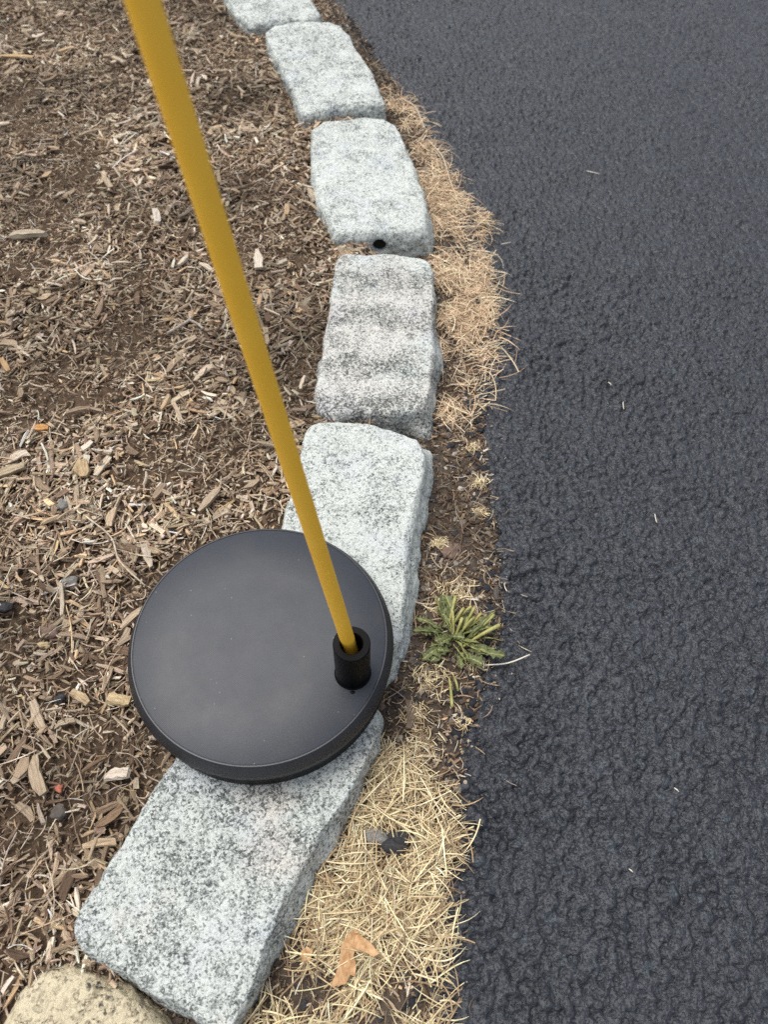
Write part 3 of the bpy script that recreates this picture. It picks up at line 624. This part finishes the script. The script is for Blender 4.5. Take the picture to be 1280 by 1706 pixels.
def crumbs(name, pts, zf, srange, colors, parent, mat):
    bm = bmesh.new(); bmesh.ops.create_icosphere(bm, subdivisions=1, radius=1.0)
    v0 = np.array([tuple(v.co) for v in bm.verts]); f0 = np.array([[v.index for v in f.verts] for f in bm.faces]); bm.free()
    n = len(pts); sz_ = rng.uniform(0, 1, n) ** 2.2 * (srange[1] - srange[0]) + srange[0]
    sc = rng.uniform(0.6, 1.3, (n, 1, 3)) * np.array([1, 1, 0.7]); jit = 1 + 0.3 * rng.uniform(-1, 1, (n, len(v0), 1))
    a = rng.uniform(0, 6.28, n)[:, None]; P = v0[None] * sc * jit * sz_[:, None, None]
    x = P[..., 0] * np.cos(a) - P[..., 1] * np.sin(a); y = P[..., 0] * np.sin(a) + P[..., 1] * np.cos(a)
    P = np.stack([x + pts[:, 0:1], y + pts[:, 1:2], P[..., 2] + (zf(pts[:, 0], pts[:, 1]) + sz_ * 0.25)[:, None]], -1)
    T = (f0[None] + (np.arange(n) * len(v0))[:, None, None]).reshape(-1, 3)
    c = np.array(colors)[rng.integers(0, len(colors), n)] * (1 + 0.2 * rng.normal(size=(n, 1))).clip(0.5, 1.5)
    me = make_mesh(name, P.reshape(-1, 3), tris=T, colors=np.repeat(np.clip(c, 0.01, 0.7), len(v0), 0), grain=P.reshape(-1, 3) * 300, smooth=False)
    return link(name, me, mat, parent, kind='stuff')
crumbs('soil_crumbs', strip_points(3800), strip_z, (0.0006, 0.0034), [(0.07, 0.055, 0.043), (0.11, 0.085, 0.066), (0.05, 0.05, 0.052), (0.035, 0.037, 0.042), (0.14, 0.12, 0.10), (0.30, 0.27, 0.23)], soil_strip, M_SHREDS)
_yy = rng.uniform(-0.08, 1.4, 900); _xx = edge_x(_yy) + rng.normal(-0.004, 0.006, 900)
_ok = off_blocks(_xx, _yy)
crumbs('asphalt_crumbs', np.column_stack([_xx, _yy])[_ok], strip_z, (0.001, 0.0045), [(0.028, 0.030, 0.036), (0.04, 0.043, 0.05), (0.024, 0.026, 0.032)], soil_strip, M_SHREDS)

_yy = rng.uniform(-0.08, 1.4, 1500); _xx = edge_x(_yy) + np.abs(rng.normal(0, 0.011, 1500)) - 0.002
crumbs('edge_dust', np.column_stack([_xx, _yy]), lambda x, y: np.full_like(x, 0.0008), (0.0003, 0.0013), [(0.12, 0.09, 0.065), (0.20, 0.16, 0.12), (0.07, 0.055, 0.045), (0.36, 0.31, 0.24)], soil_strip, M_SHREDS)
_n = 170; _yy = rng.uniform(-0.08, 1.2, _n); _xx = edge_x(_yy) + np.abs(rng.normal(0, 0.010, _n))
make_stuff('edge_litter', 0, (0.003, 0.010), (0.0004, 0.0009), (0.0003, 0.0006), [0, 1, 2, 2, 3, 2, 3, 2], soil_strip, M_SHREDS, np.column_stack([_xx, _yy]), lambda x, y: np.full_like(x, 0.0018), 0.001, 0.1, sections=4, bendr=0.15)

# ------------------------------------------------------------------ dry grass
def blades(n, pts, zf, lrange, wrange, lift, curl, heading, spread, colors, seed_dir=None, sections=7):
    S = sections; n = len(pts); L = rng.uniform(*lrange, n); w = rng.uniform(*wrange, n)
    yaw = heading + rng.normal(0, spread, n) + math.pi * rng.integers(0, 2, n)
    k = rng.normal(0, curl, n); k2 = rng.normal(0, curl * 0.7, n)
    t = np.linspace(0, 1, S)
    ang = yaw[:, None] + k[:, None] * t + k2[:, None] * (t ** 2)
    dx = np.cos(ang) * L[:, None] / S; dy = np.sin(ang) * L[:, None] / S
    x = pts[:, 0:1] + np.cumsum(dx, 1) - dx.sum(1, keepdims=True) * 0.5; y = pts[:, 1:2] + np.cumsum(dy, 1) - dy.sum(1, keepdims=True) * 0.5
    z0 = rng.uniform(0, 1, n) ** 1.2 * lift; arch = rng.uniform(-0.1, 0.22, n) * L * 0.45
    z = zf(x, y) + 0.0012 + z0[:, None] + arch[:, None] * np.sin(t * math.pi)[None] + (rng.normal(0, 0.08, n) * L)[:, None] * t
    z = np.maximum(z, zf(x, y) + 0.0008)
    wt = w[:, None] * np.clip(1.15 - t ** 3, 0.15, 1)[None]
    nx, ny = -np.sin(ang), np.cos(ang); tw = rng.normal(0, 0.6, n)[:, None]
    P = np.zeros((n, S, 3, 3))
    for j, s in enumerate((-0.5, 0.0, 0.5)):
        P[:, :, j, 0] = x + nx * wt * s * np.cos(tw); P[:, :, j, 1] = y + ny * wt * s * np.cos(tw)
        P[:, :, j, 2] = z + wt * s * np.sin(tw) + (0.3 * wt if j == 1 else 0)
    b = (np.arange(n) * S * 3)[:, None, None, None]; si = np.arange(S - 1)[None, :, None, None] * 3; kk = np.arange(2)[None, None, :, None]
    q = np.concatenate([b + si + kk, b + si + kk + 1, b + si + 3 + kk + 1, b + si + 3 + kk], -1).reshape(-1, 4)
    g = np.stack([np.broadcast_to(t * 4, (n, S))[..., None].repeat(3, -1) + rng.uniform(0, 900, (n, 1, 1)), np.zeros((n, S, 3)) + rng.uniform(0, 900, (n, 1, 1)), np.zeros((n, S, 3))], -1)
    ci = rng.integers(0, len(colors), n); c = np.array(colors)[ci] * (1 + 0.14 * rng.normal(size=(n, 1)))
    return P.reshape(-1, 3), q, np.repeat(np.clip(c, 0.02, 0.85), S * 3, 0), g.reshape(-1, 3)
def poly_points(n, poly, holes=(), thin=None):
    p = np.array(poly); out = []
    while sum(len(o) for o in out) < n:
        x = rng.uniform(p[:, 0].min(), p[:, 0].max(), n * 4); y = rng.uniform(p[:, 1].min(), p[:, 1].max(), n * 4)
        ok = inside(x, y, poly) & off_blocks(x, y)
        for hx, hy, hr in holes: ok &= (np.hypot(x - hx, y - hy) > hr) | (rng.uniform(size=len(x)) < 0.08)
        if thin is not None: ok &= rng.uniform(size=len(x)) < thin(x, y)
        out.append(np.stack([x[ok], y[ok]], -1))
    return np.concatenate(out)[:n]
def grass_z(x, y): return np.maximum(strip_z(x, y), np.where(x > edge_x(y), 0.0005, -1))
def stray_blades(n, ylo, yhi, reach, lrange, colors):
    y = rng.uniform(ylo, yhi, n); poly = GRASS_UPPER if ylo > 0.3 else GRASS_LOWER
    xs = np.linspace(-0.1, 0.14, 240); xr = np.array([xs[inside(xs, np.full_like(xs, v), poly)].max(initial=-9) for v in y])
    ok = xr > -5; p = np.column_stack([xr[ok] + rng.normal(reach * 0.4, reach, ok.sum()), y[ok]])
    return blades(0, p, grass_z, lrange, (0.0005, 0.0010), 0.006, 0.6, 0.35, 0.7, colors)
def add_grass(name, batches, label):
    Vs, Qs, Cs, Gs, o = [], [], [], [], 0
    for V, q, c, g in batches: Vs.append(V); Qs.append(q + o); Cs.append(c); Gs.append(g); o += len(V)
    return link(name, make_mesh(name, np.vstack(Vs), quads=np.vstack(Qs), colors=np.vstack(Cs), grain=np.vstack(Gs)), M_BLADES, kind='stuff', label=label, category='dry grass')
TAN = [(0.70, 0.53, 0.36), (0.62, 0.45, 0.29), (0.78, 0.64, 0.46), (0.52, 0.36, 0.23), (0.74, 0.62, 0.42), (0.36, 0.25, 0.16)]
STRAW = [(0.74, 0.62, 0.39), (0.66, 0.54, 0.33), (0.80, 0.71, 0.49), (0.50, 0.38, 0.22), (0.74, 0.65, 0.40), (0.26, 0.18, 0.11), (0.40, 0.29, 0.17)]
clumpy = lambda s, lo: (lambda x, y: np.clip(0.42 + 2.4 * fbm(x * 34, y * 34, octaves=2, seed=s), lo, 1))
up_pts = poly_points(3100, GRASS_UPPER, [(0.0865, 0.7155, 0.014), (0.057, 0.633, 0.010), (0.0545, 0.79, 0.011), (0.095, 0.793, 0.006), (0.094, 0.640, 0.009), (0.100, 0.672, 0.008), (0.060, 0.735, 0.009), (0.095, 0.575, 0.008), (0.035, 0.90, 0.010), (0.078, 0.505, 0.010)], clumpy(91, 0.04))
lo_pts = poly_points(3000, GRASS_LOWER, [(0.0154, 0.0893, 0.014), (0.0028, 0.0927, 0.009), (0.0, 0.075, 0.007), (0.02, 0.058, 0.008), (0.010, 0.000, 0.013), (-0.012, 0.052, 0.006), (0.034, 0.030, 0.007), (0.012, 0.030, 0.007), (0.025, 0.115, 0.012)], clumpy(92, 0.03))
add_grass('dry_grass', [blades(0, up_pts, grass_z, (0.014, 0.046), (0.0005, 0.0009), 0.006, 0.55, 0.5, 1.1, TAN), stray_blades(260, 0.47, 1.06, 0.007, (0.016, 0.050), TAN)], 'tangled mat of tan dead grass spilling from the far blocks onto the asphalt')
add_grass('dry_grass', [blades(0, lo_pts, grass_z, (0.014, 0.046), (0.0005, 0.0010), 0.009, 0.4, 0.8, 1.0, STRAW), stray_blades(150, -0.04, 0.15, 0.006, (0.014, 0.036), STRAW)], 'loose straw coloured dead grass beside the large foreground block')
tb = []
for x, y, r in TUFTS:
    n = int(18 + 90 * r / 0.012)
    p = np.column_stack([rng.normal(x, r * 0.55, n), rng.normal(y, r * 0.55, n)]); p = p[off_blocks(p[:, 0], p[:, 1])]
    tb.append(blades(0, p, grass_z, (0.005, 0.016), (0.0004, 0.0008), 0.003, 0.7, 0.5, 1.2, STRAW))
add_grass('dry_grass', tb, 'sparse wisps of dead grass on the bare soil around the green weed')

# ------------------------------------------------------------------ green weed
M_GREEN = mat_leaf('weed_leaf', (0.062, 0.076, 0.022), (0.15, 0.168, 0.062), (0.30, 0.30, 0.12))
M_BLADE = mat_leaf('weed_blade', (0.14, 0.155, 0.04), (0.32, 0.32, 0.12))
M_STEM = mat_leaf('weed_stem', (0.22, 0.215, 0.055), (0.42, 0.39, 0.15))
weed = link('weed', None, loc=(CROWN[0], CROWN[1], 0.0), label='green dandelion-like weed with cropped stems growing at the asphalt edge', category='weed')
def leaf_mesh(a, b, width, seed, lobes=5):
    a = Vector((*a, 0)); b = Vector((*b, 0)); d = b - a; L = d.length; d.normalize(); n = Vector((-d.y, d.x, 0))
    S = 33; V = []; G = []; r = random.Random(seed); ph = r.random(); tip = r.uniform(0.001, 0.006); arch = r.uniform(0.15, 0.3) * L
    side = r.uniform(-0.12, 0.12) * L
    for i in range(S):
        t = i / (S - 1)
        env = (t ** 0.8) * (1 - t ** 5) * 1.15 + 0.10
        saw = ((t * lobes + ph + 0.12 * math.sin(7 * t + seed)) % 1.0)
        for j, s in enumerate((-1, -0.5, 0, 0.5, 1)):
            sw = saw if s < 0 else (saw + 0.35 + 0.2 * math.sin(seed)) % 1.0; lob = 0.30 + 0.80 * (sw ** 1.5) * (0.55 + 0.45 * math.sin(t * 11 + seed * 1.7 + (2 if s < 0 else 0)))
            wv = width * 0.5 * env * (lob if t < 0.86 else 0.30 + 0.70 * (1 - t) / 0.14)
            back = -0.10 * L * abs(s) * lob / lobes * 2
            p = a + d * (L * t + back) + n * (s * wv + side * math.sin(t * 3.1))
            z = 0.004 + arch * math.sin(t * math.pi * 0.8) * 0.8 + tip * t + abs(s) * wv * 0.45 + 0.0007 * math.sin(9 * t * lobes + j * 2)
            V.append((p.x - CROWN[0], p.y - CROWN[1], z)); G.append((t, s, 0))
    return make_mesh('leaf', V, quads=grid_quads(S, 5), grain=G)
_rw = random.Random(5)
for _ in range(9):
    an = _rw.uniform(0, 6.28); ln = _rw.uniform(0.014, 0.030); o0 = _rw.uniform(0.0, 0.008)
    LEAVES.append(((CROWN[0] + math.cos(an) * o0, CROWN[1] + math.sin(an) * o0), (CROWN[0] + math.cos(an) * (o0 + ln) * 1.1, CROWN[1] + math.sin(an) * (o0 + ln))))
for i, (a, b) in enumerate(LEAVES):
    wdt = 1.5 * [0.013, 0.006, 0.008, 0.012, 0.006, 0.012, 0.014, 0.009, 0.010, 0.008, 0.009][i % 11]
    o = link('leaf', leaf_mesh(a, b, wdt, 300 + i, [4, 3, 4, 4, 3, 5, 5, 3, 4, 4, 4][i % 11]), M_GREEN, weed)
    s = o.modifiers.new('thickness', 'SOLIDIFY'); s.thickness = 0.0004
for _ in range(13):
    an = _rw.uniform(0, 6.28); ln = _rw.uniform(0.016, 0.034); o0 = _rw.uniform(0.0, 0.012); dev = _rw.uniform(-0.5, 0.5)
    a = (CROWN[0] + math.cos(an) * o0, CROWN[1] + math.sin(an) * o0)
    o = link('leaf', leaf_mesh(a, (a[0] + math.cos(an + dev) * ln, a[1] + math.sin(an + dev) * ln * 0.9), _rw.uniform(0.0020, 0.0042), 500 + _, 1), M_BLADE, weed)
    sm = o.modifiers.new('thickness', 'SOLIDIFY'); sm.thickness = 0.0004
def tube_along(pts, radii, seg=10):
    V = []; n = len(pts)
    for i, p in enumerate(pts):
        d = (pts[min(i + 1, n - 1)] - pts[max(i - 1, 0)]).normalized(); s = d.cross(Vector((0, 0, 1)))
        if s.length < 1e-6: s = Vector((1, 0, 0))
        s.normalize(); u = s.cross(d)
        for k in range(seg):
            a = k / seg * 2 * math.pi; V.append(p + s * (math.cos(a) * radii[i]) + u * (math.sin(a) * radii[i]))
    i = np.arange(n * seg).reshape(n, seg); j = np.roll(i, -1, 1)
    q = np.stack([i[:-1], j[:-1], j[1:], i[1:]], -1).reshape(-1, 4)
    V = np.array([tuple(v) for v in V]); V = np.vstack([V, np.array(tuple(pts[0])), np.array(tuple(pts[-1]))])
    tr = np.vstack([np.stack([j[0], i[0], np.full(seg, len(V) - 2)], -1), np.stack([i[-1], j[-1], np.full(seg, len(V) - 1)], -1)])
    return V, q, tr
for _ in range(4):
    an = _rw.uniform(0.1, 2.6); ln = _rw.uniform(0.010, 0.021); o0 = _rw.uniform(0.002, 0.011)
    STEMS.append(((CROWN[0] + math.cos(an) * o0, CROWN[1] + math.sin(an) * o0 - 0.002), (CROWN[0] + math.cos(an + 0.2) * (o0 + ln), CROWN[1] + math.sin(an + 0.2) * (o0 + ln))))
for i, (a, b) in enumerate(STEMS):
    a, b = Vector((a[0] - CROWN[0], a[1] - CROWN[1], 0.004)), Vector((b[0] - CROWN[0], b[1] - CROWN[1], 0.014 if i < 7 else (0.006 if i < 9 else 0.011))); r = random.Random(i)
    P = [a.lerp(b, t) + Vector((0, 0, 0.004 * math.sin(t * 2.6))) for t in np.linspace(0, 1, 9)]
    r0 = 0.8 * [0.0014, 0.0012, 0.0013, 0.0012, 0.0011, 0.0017, 0.0012, 0.0013, 0.0010][i % 9]
    V, q, tr = tube_along(P, [r0 * (0.8 + 0.5 * t) for t in np.linspace(0, 1, 9)])
    link('stem', make_mesh('stem', V, quads=q, tris=tr, grain=np.column_stack([np.zeros(len(V)), np.ones(len(V)), np.zeros(len(V))])), M_STEM, weed)

# ------------------------------------------------------------------ loose single things
def rock(name, loc, size, mat, label, cat, seed, rotz=0.0, flat=1.0, group=None):
    bm = bmesh.new(); bmesh.ops.create_icosphere(bm, subdivisions=3, radius=1.0)
    co = np.array([tuple(v.co) for v in bm.verts])
    d = 1 + 0.42 * fbm(co[:, 0] * 1.2 + seed, co[:, 1] * 1.2, co[:, 2] * 1.2, 3, seed) + 0.22 * fbm(co[:, 0] * 3, co[:, 1] * 4 + seed, co[:, 2] * 4, 2, seed + 3)
    for ax in np.random.default_rng(seed).normal(size=(5, 3)):
        ax = ax / np.linalg.norm(ax); dd = co @ ax; d = np.where(dd > 0.62, np.minimum(d, d * 0.62 / np.maximum(dd, 0.62) * 1.08), d)
    for v, k in zip(bm.verts, d): v.co = Vector((v.co.x * size[0] * k, v.co.y * size[1] * k, v.co.z * size[2] * k))
    me = bpy.data.meshes.new(name); bm.to_mesh(me); bm.free()
    for p in me.polygons: p.use_smooth = True
    o = link(name, me, mat, loc=loc, rot=(0, 0, rotz), label=label, category=cat)
    if group: o['group'] = group
    return o
def mz(p, dz=0.0): return (p[0], p[1], float(mulch_z(np.array([p[0]]), np.array([p[1]]))[0]) + dz)
def sz(p, dz=0.0): return (p[0], p[1], float(strip_z(np.array([p[0]]), np.array([p[1]]))[0]) + dz)
R_DARK = mat_rock('dark_rock', (0.018, 0.018, 0.02), (0.06, 0.06, 0.062))
R_GREY = mat_rock('grey_rock', (0.12, 0.11, 0.10), (0.30, 0.29, 0.26))
R_CLAY = mat_rock('clay_rock', (0.12, 0.078, 0.058), (0.22, 0.15, 0.115))
R_RED = mat_rock('red_rock', (0.34, 0.10, 0.06), (0.48, 0.18, 0.12))
R_WHITE = mat_rock('white_rock', (0.55, 0.53, 0.48), (0.75, 0.73, 0.68))
PEB = 'small stones lying loose around the bed'
rock('stone', sz(SPOT['dark_stone'], 0.005), (0.011, 0.009, 0.007), R_DARK, 'black stone lying in the straw grass right of the foreground block', 'stone', 11, 0.4, group=PEB)
rock('stone', sz(SPOT['grey_stone'], 0.005), (0.008, 0.010, 0.006), R_GREY, 'grey stone touching the black stone in the straw grass', 'stone', 12, 0.9, group=PEB)
rock('stone', sz(SPOT['white_bit'], 0.003), (0.0026, 0.0022, 0.002), R_WHITE, 'tiny white stone on dark soil above the straw grass', 'stone', 13, group=PEB)
rock('stone', sz(SPOT['strip_pebble'], -0.0005), (0.010, 0.012, 0.004), R_CLAY, 'reddish brown lump on the soil strip above the weed', 'stone', 14, group=PEB)
rock('stone', sz(SPOT['flat_stone'], 0.0), (0.010, 0.009, 0.005), R_GREY, 'grey brown stone beside the white block, left above the weed', 'stone', 15, group=PEB)
rock('stone', mz(SPOT['st_10'], 0.004), (0.008, 0.006, 0.004), R_DARK, 'black stone at the left photo edge on the mulch', 'stone', 16, group=PEB)
rock('stone', mz(SPOT['st_120'], 0.004), (0.008, 0.006, 0.005), R_GREY, 'speckled grey stone on the mulch left of the disc base', 'stone', 17, group=PEB)
rock('stone', mz(SPOT['st_80'], 0.004), (0.009, 0.006, 0.004), R_CLAY, 'flat pinkish brown stone on the mulch below the grey stone', 'stone', 18, 0.2, group=PEB)
rock('stone', mz(SPOT['st_178'], 0.004), (0.005, 0.0035, 0.003), mat_rock('tan_rock', (0.33, 0.25, 0.13), (0.5, 0.4, 0.24)), 'small tan pebble just under the pinkish stone', 'stone', 19, group=PEB)
rock('charcoal', mz(SPOT['bk_105'], 0.004), (0.005, 0.0035, 0.003), R_DARK, 'small black lump between two chips near the disc base', 'charcoal', 20)
rock('stone', mz(SPOT['red_103'], 0.005), (0.003, 0.003, 0.0025), R_RED, 'tiny brick red pebble on the mulch at lower left', 'stone', 21, group=PEB)
rock('stone', mz(SPOT['st_100'], 0.004), (0.007, 0.005, 0.004), mat_rock('slate_rock', (0.06, 0.05, 0.042), (0.13, 0.11, 0.095)), 'dark rounded stone on the mulch below the red pebble', 'stone', 22, group=PEB)
rock('stone', mz(SPOT['st_112'], 0.004), (0.006, 0.007, 0.005), R_GREY, 'rough grey stone on the mulch above the thin root', 'stone', 23, group=PEB)

def big_chip(key, size, rotz, color, label, dz=0.007, sections=6, taper=(0.35, 0.95), tilt=0.1, ground=None):
    P, q, g, k = slivers(1, np.zeros((1, 3)), np.array([size[0]]), np.array([size[1]]), np.array([size[2]]), np.zeros(1), np.zeros(1), np.zeros(1), np.array([rng.normal(0, 0.05)]), sections, 0.26, taper)
    me = make_mesh('wood_chip', P, quads=q, grain=g, smooth=False)
    return link('wood_chip', me, mat_wood('wood_' + key, color), None, (ground or mz)(SPOT[key], dz), (rng.normal(0, 0.12), rng.normal(0, tilt), rotz), label=label, category='wood chip', group='large wood chips lying loose')
GT, PALE, BRN, ORG = (0.36, 0.28, 0.20), (0.58, 0.51, 0.42), (0.19, 0.125, 0.085), (0.45, 0.27, 0.12)
big_chip('ch_350', (0.028, 0.0065, 0.004), 1.05, (0.40, 0.32, 0.23), 'long ridged tan wood chip just above the disc base')
big_chip('ch_143', (0.018, 0.014, 0.004), 1.9, (0.46, 0.34, 0.20), 'squarish golden wood chunk in the middle of the mulch')
big_chip('ch_15', (0.032, 0.007, 0.005), 0.55, (0.42, 0.34, 0.23), 'thick split stick at the left photo edge level with the golden chunk')
big_chip('ch_65', (0.027, 0.0085, 0.004), 2.05, (0.38, 0.30, 0.21), 'big grey tan wood chip standing out at the lower left')
big_chip('ch_45', (0.014, 0.009, 0.003), 1.4, (0.33, 0.25, 0.17), 'short brown wood chip touching the left of the big grey tan chip')
big_chip('ch_198', (0.018, 0.008, 0.003), 0.15, PALE, 'pale bleached wood flake near the foreground granite block')
big_chip('ch_62', (0.011, 0.007, 0.004), 0.1, (0.52, 0.27, 0.10), 'small orange wood chip at the left of the mulch')
big_chip('ch_140', (0.017, 0.006, 0.004), 2.6, (0.42, 0.32, 0.20), 'tan rounded chip right of the small black lump')
big_chip('ch_200', (0.017, 0.008, 0.004), -0.15, (0.50, 0.39, 0.23), 'yellowish chip nearly touching the left rim of the disc base')
big_chip('ch_190', (0.020, 0.0055, 0.004), 0.75, (0.24, 0.16, 0.10), 'dark brown chip close to the left side of the foreground block')
big_chip('ch_20', (0.018, 0.005, 0.003), 2.2, (0.42, 0.28, 0.15), 'orange brown chip at the left photo edge in the upper mulch')
big_chip('ch_180', (0.034, 0.006, 0.004), 2.1, (0.43, 0.35, 0.25), 'straight tan splinter left of the yellow rod in the upper mulch')
big_chip('ch_100', (0.038, 0.009, 0.006), 0.1, (0.42, 0.36, 0.27), 'fat bleached stick piece at the left photo edge in the upper mulch')
big_chip('ch_30', (0.055, 0.006, 0.003), 0.03, (0.50, 0.36, 0.20), 'thin light splinter at the upper left photo edge')
big_chip('ch_250', (0.022, 0.006, 0.004), 2.0, (0.50, 0.43, 0.34), 'frayed pale bark strip at the upper left of the disc base')
big_chip('ch_430', (0.034, 0.009, 0.004), 1.75, PALE, 'bleached wood chip between the yellow rod and the banded block')
big_chip('ch_265', (0.022, 0.007, 0.004), 1.9, (0.60, 0.54, 0.46), 'short white wood chip left of the yellow rod at mid height')

big_chip('strip_bark', (0.024, 0.007, 0.004), 1.62, (0.20, 0.15, 0.11), 'brown bark piece on the soil strip right of the disc base', 0.002, ground=sz)
big_chip('edge_stick', (0.016, 0.0045, 0.003), 1.5, (0.11, 0.095, 0.085), 'dark grey stick on the asphalt edge above the weed', 0.004, ground=sz)
big_chip('strip_chip', (0.016, 0.005, 0.003), 1.3, (0.22, 0.15, 0.105), 'brown wood piece lying at the foot of the banded block', 0.003, ground=sz)
root_pts = [Vector(mz(SPOT['rod_root%d' % i], 0.0075)) for i in range(4)]
def catmull(P, n=24):
    out = []
    Q = [P[0] * 2 - P[1]] + P + [P[-1] * 2 - P[-2]]
    for i in range(len(P) - 1):
        for k in range(n // (len(P) - 1)):
            t = k / (n // (len(P) - 1)); a, b, c, d = Q[i:i + 4]
            out.append(0.5 * ((2 * b) + (c - a) * t + (2 * a - 5 * b + 4 * c - d) * t * t + (3 * b - a - 3 * c + d) * t ** 3))
    return out + [P[-1]]
cr = catmull(root_pts); V, q, tr = tube_along(cr, [0.0007 + 0.0003 * math.sin(i * 1.3) * 0.5 for i in range(len(cr))], 7)
V = V - np.array(tuple(root_pts[0]))
link('root', make_mesh('root', V, quads=q, tris=tr, grain=V * 200), mat_wood('pale_root', (0.50, 0.42, 0.32)), loc=root_pts[0], label='thin pale curved root on the mulch left of the disc base', category='root')

def flat_leaf(name, outline, loc, rotz, mat, label, curl=0.25):
    bm = bmesh.new(); vs_ = [bm.verts.new((x, y, 0)) for x, y in outline]; f = bm.faces.new(vs_)
    bmesh.ops.triangulate(bm, faces=[f]); bmesh.ops.subdivide_edges(bm, edges=bm.edges[:], cuts=2, use_grid_fill=True)
    for v in bm.verts: v.co.z = curl * (v.co.x ** 2 + 0.4 * v.co.y ** 2) * 70 - 0.0012 * math.exp(-abs(v.co.x) * 900) + 0.0007 * math.sin(v.co.x * 700 + v.co.y * 500)
    r = bmesh.ops.extrude_face_region(bm, geom=bm.faces[:])
    for v in [g for g in r['geom'] if isinstance(g, bmesh.types.BMVert)]: v.co.z += 0.0004
    bmesh.ops.recalc_face_normals(bm, faces=bm.faces[:])
    me = bpy.data.meshes.new(name); bm.to_mesh(me); bm.free()
    return link(name, me, mat, loc=loc, rot=(0.15, -0.1, rotz), label=label, category='leaf')
M_OAK = mat_leaf('dead_oak_leaf', (0.34, 0.18, 0.075), (0.58, 0.36, 0.18), None, 210)
oak = [(-0.013, -0.019), (-0.004, -0.017), (-0.002, -0.012), (0.001, -0.013), (0.0015, -0.007), (-0.001, -0.002), (0.000, 0.002), (0.006, 0.001), (0.012, -0.001), (0.016, 0.001), (0.010, 0.006), (0.003, 0.010), (-0.001, 0.013), (-0.006, 0.009), (-0.009, 0.003), (-0.009, -0.006)]
flat_leaf('dead_leaf', oak, sz(SPOT['oak_leaf'], 0.0135), -0.05, M_OAK, 'curled orange tan dead leaf lying on the straw grass at the bottom')
flat_leaf('dead_leaf', [(-0.004, -0.003), (0.001, -0.004), (0.004, 0.001), (0.001, 0.004), (-0.003, 0.003)], sz(SPOT['leaf_scrap'], 0.012), 0.3, M_OAK, 'small pale leaf scrap on the straw left of the dead leaf')
M_STRAWBIT = mat_leaf('bleached_straw', (0.55, 0.50, 0.38), (0.70, 0.66, 0.54))
SL = ['pale straw bit on the asphalt at the upper right', 'short upright straw bit on the asphalt right of centre', 'tiny straw bit on the asphalt above the upright one', 'white straw crumb on the lower right asphalt', 'tan crumb on the asphalt near the bottom', 'long pale grass stalk reaching from the weed over the asphalt', 'brown straw bit on the asphalt next to the far grass mat', 'tiny pale straw bit on the asphalt right of the far grass mat']
for i, (a, b) in enumerate(STRAWS):
    a, b = Vector((*a, 0.0025)), Vector((*b, 0.0025 if i != 5 else 0.006)); mid = (a + b) / 2 + Vector((0, 0, 0.001)) + (b - a).cross(Vector((0, 0, 1))) * 0.08
    P = [v - a for v in catmull([a, mid, b], 10)]; V, q, tr = tube_along(P, [0.00045 if i != 5 else 0.0006] * len(P), 6)
    link('straw', make_mesh('straw', V, quads=q, tris=tr), M_STRAWBIT, loc=a, label=SL[i], category='straw', group='stray straw bits on the asphalt')

M_STALK = mat_leaf('dry_stalk', (0.40, 0.31, 0.21), (0.55, 0.45, 0.32))
for pts3, lab in ((STALK_A, 'thin curved dead stalk reaching over the asphalt beside the second far block'), (STALK_B, 'long thin dead stalk along the asphalt edge above the far grass mat')):
    P = [Vector((x, y, 0.009)) for x, y in pts3]; P0 = P[0].copy(); cr = [v - P0 for v in catmull(P, 24)]
    V, q, tr = tube_along(cr, [0.0010] * len(cr), 6)
    link('stalk', make_mesh('stalk', V, quads=q, tris=tr), M_STALK, loc=P0, label=lab, category='stalk')
tp = [Vector(mz(p, 0.008)) for p in TWIG]; T0 = tp[0].copy()
Va, qa, ta = tube_along([v - T0 for v in catmull(tp[:3], 12)], [0.0016] * 13, 7)
Vb, qb, tb_ = tube_along([v - T0 for v in catmull([tp[1], (tp[1] + tp[3]) / 2 + Vector((0, 0.001, 0.001)), tp[3]], 12)], [0.0013] * 13, 7)
V = np.vstack([Va, Vb]); link('twig', make_mesh('twig', V, quads=np.vstack([qa, qb + len(Va)]), tris=np.vstack([ta, tb_ + len(Va)]), grain=V * 200), mat_wood('grey_twig', (0.36, 0.31, 0.26)), loc=T0, label='small forked grey twig on the mulch left of the yellow rod', category='twig')
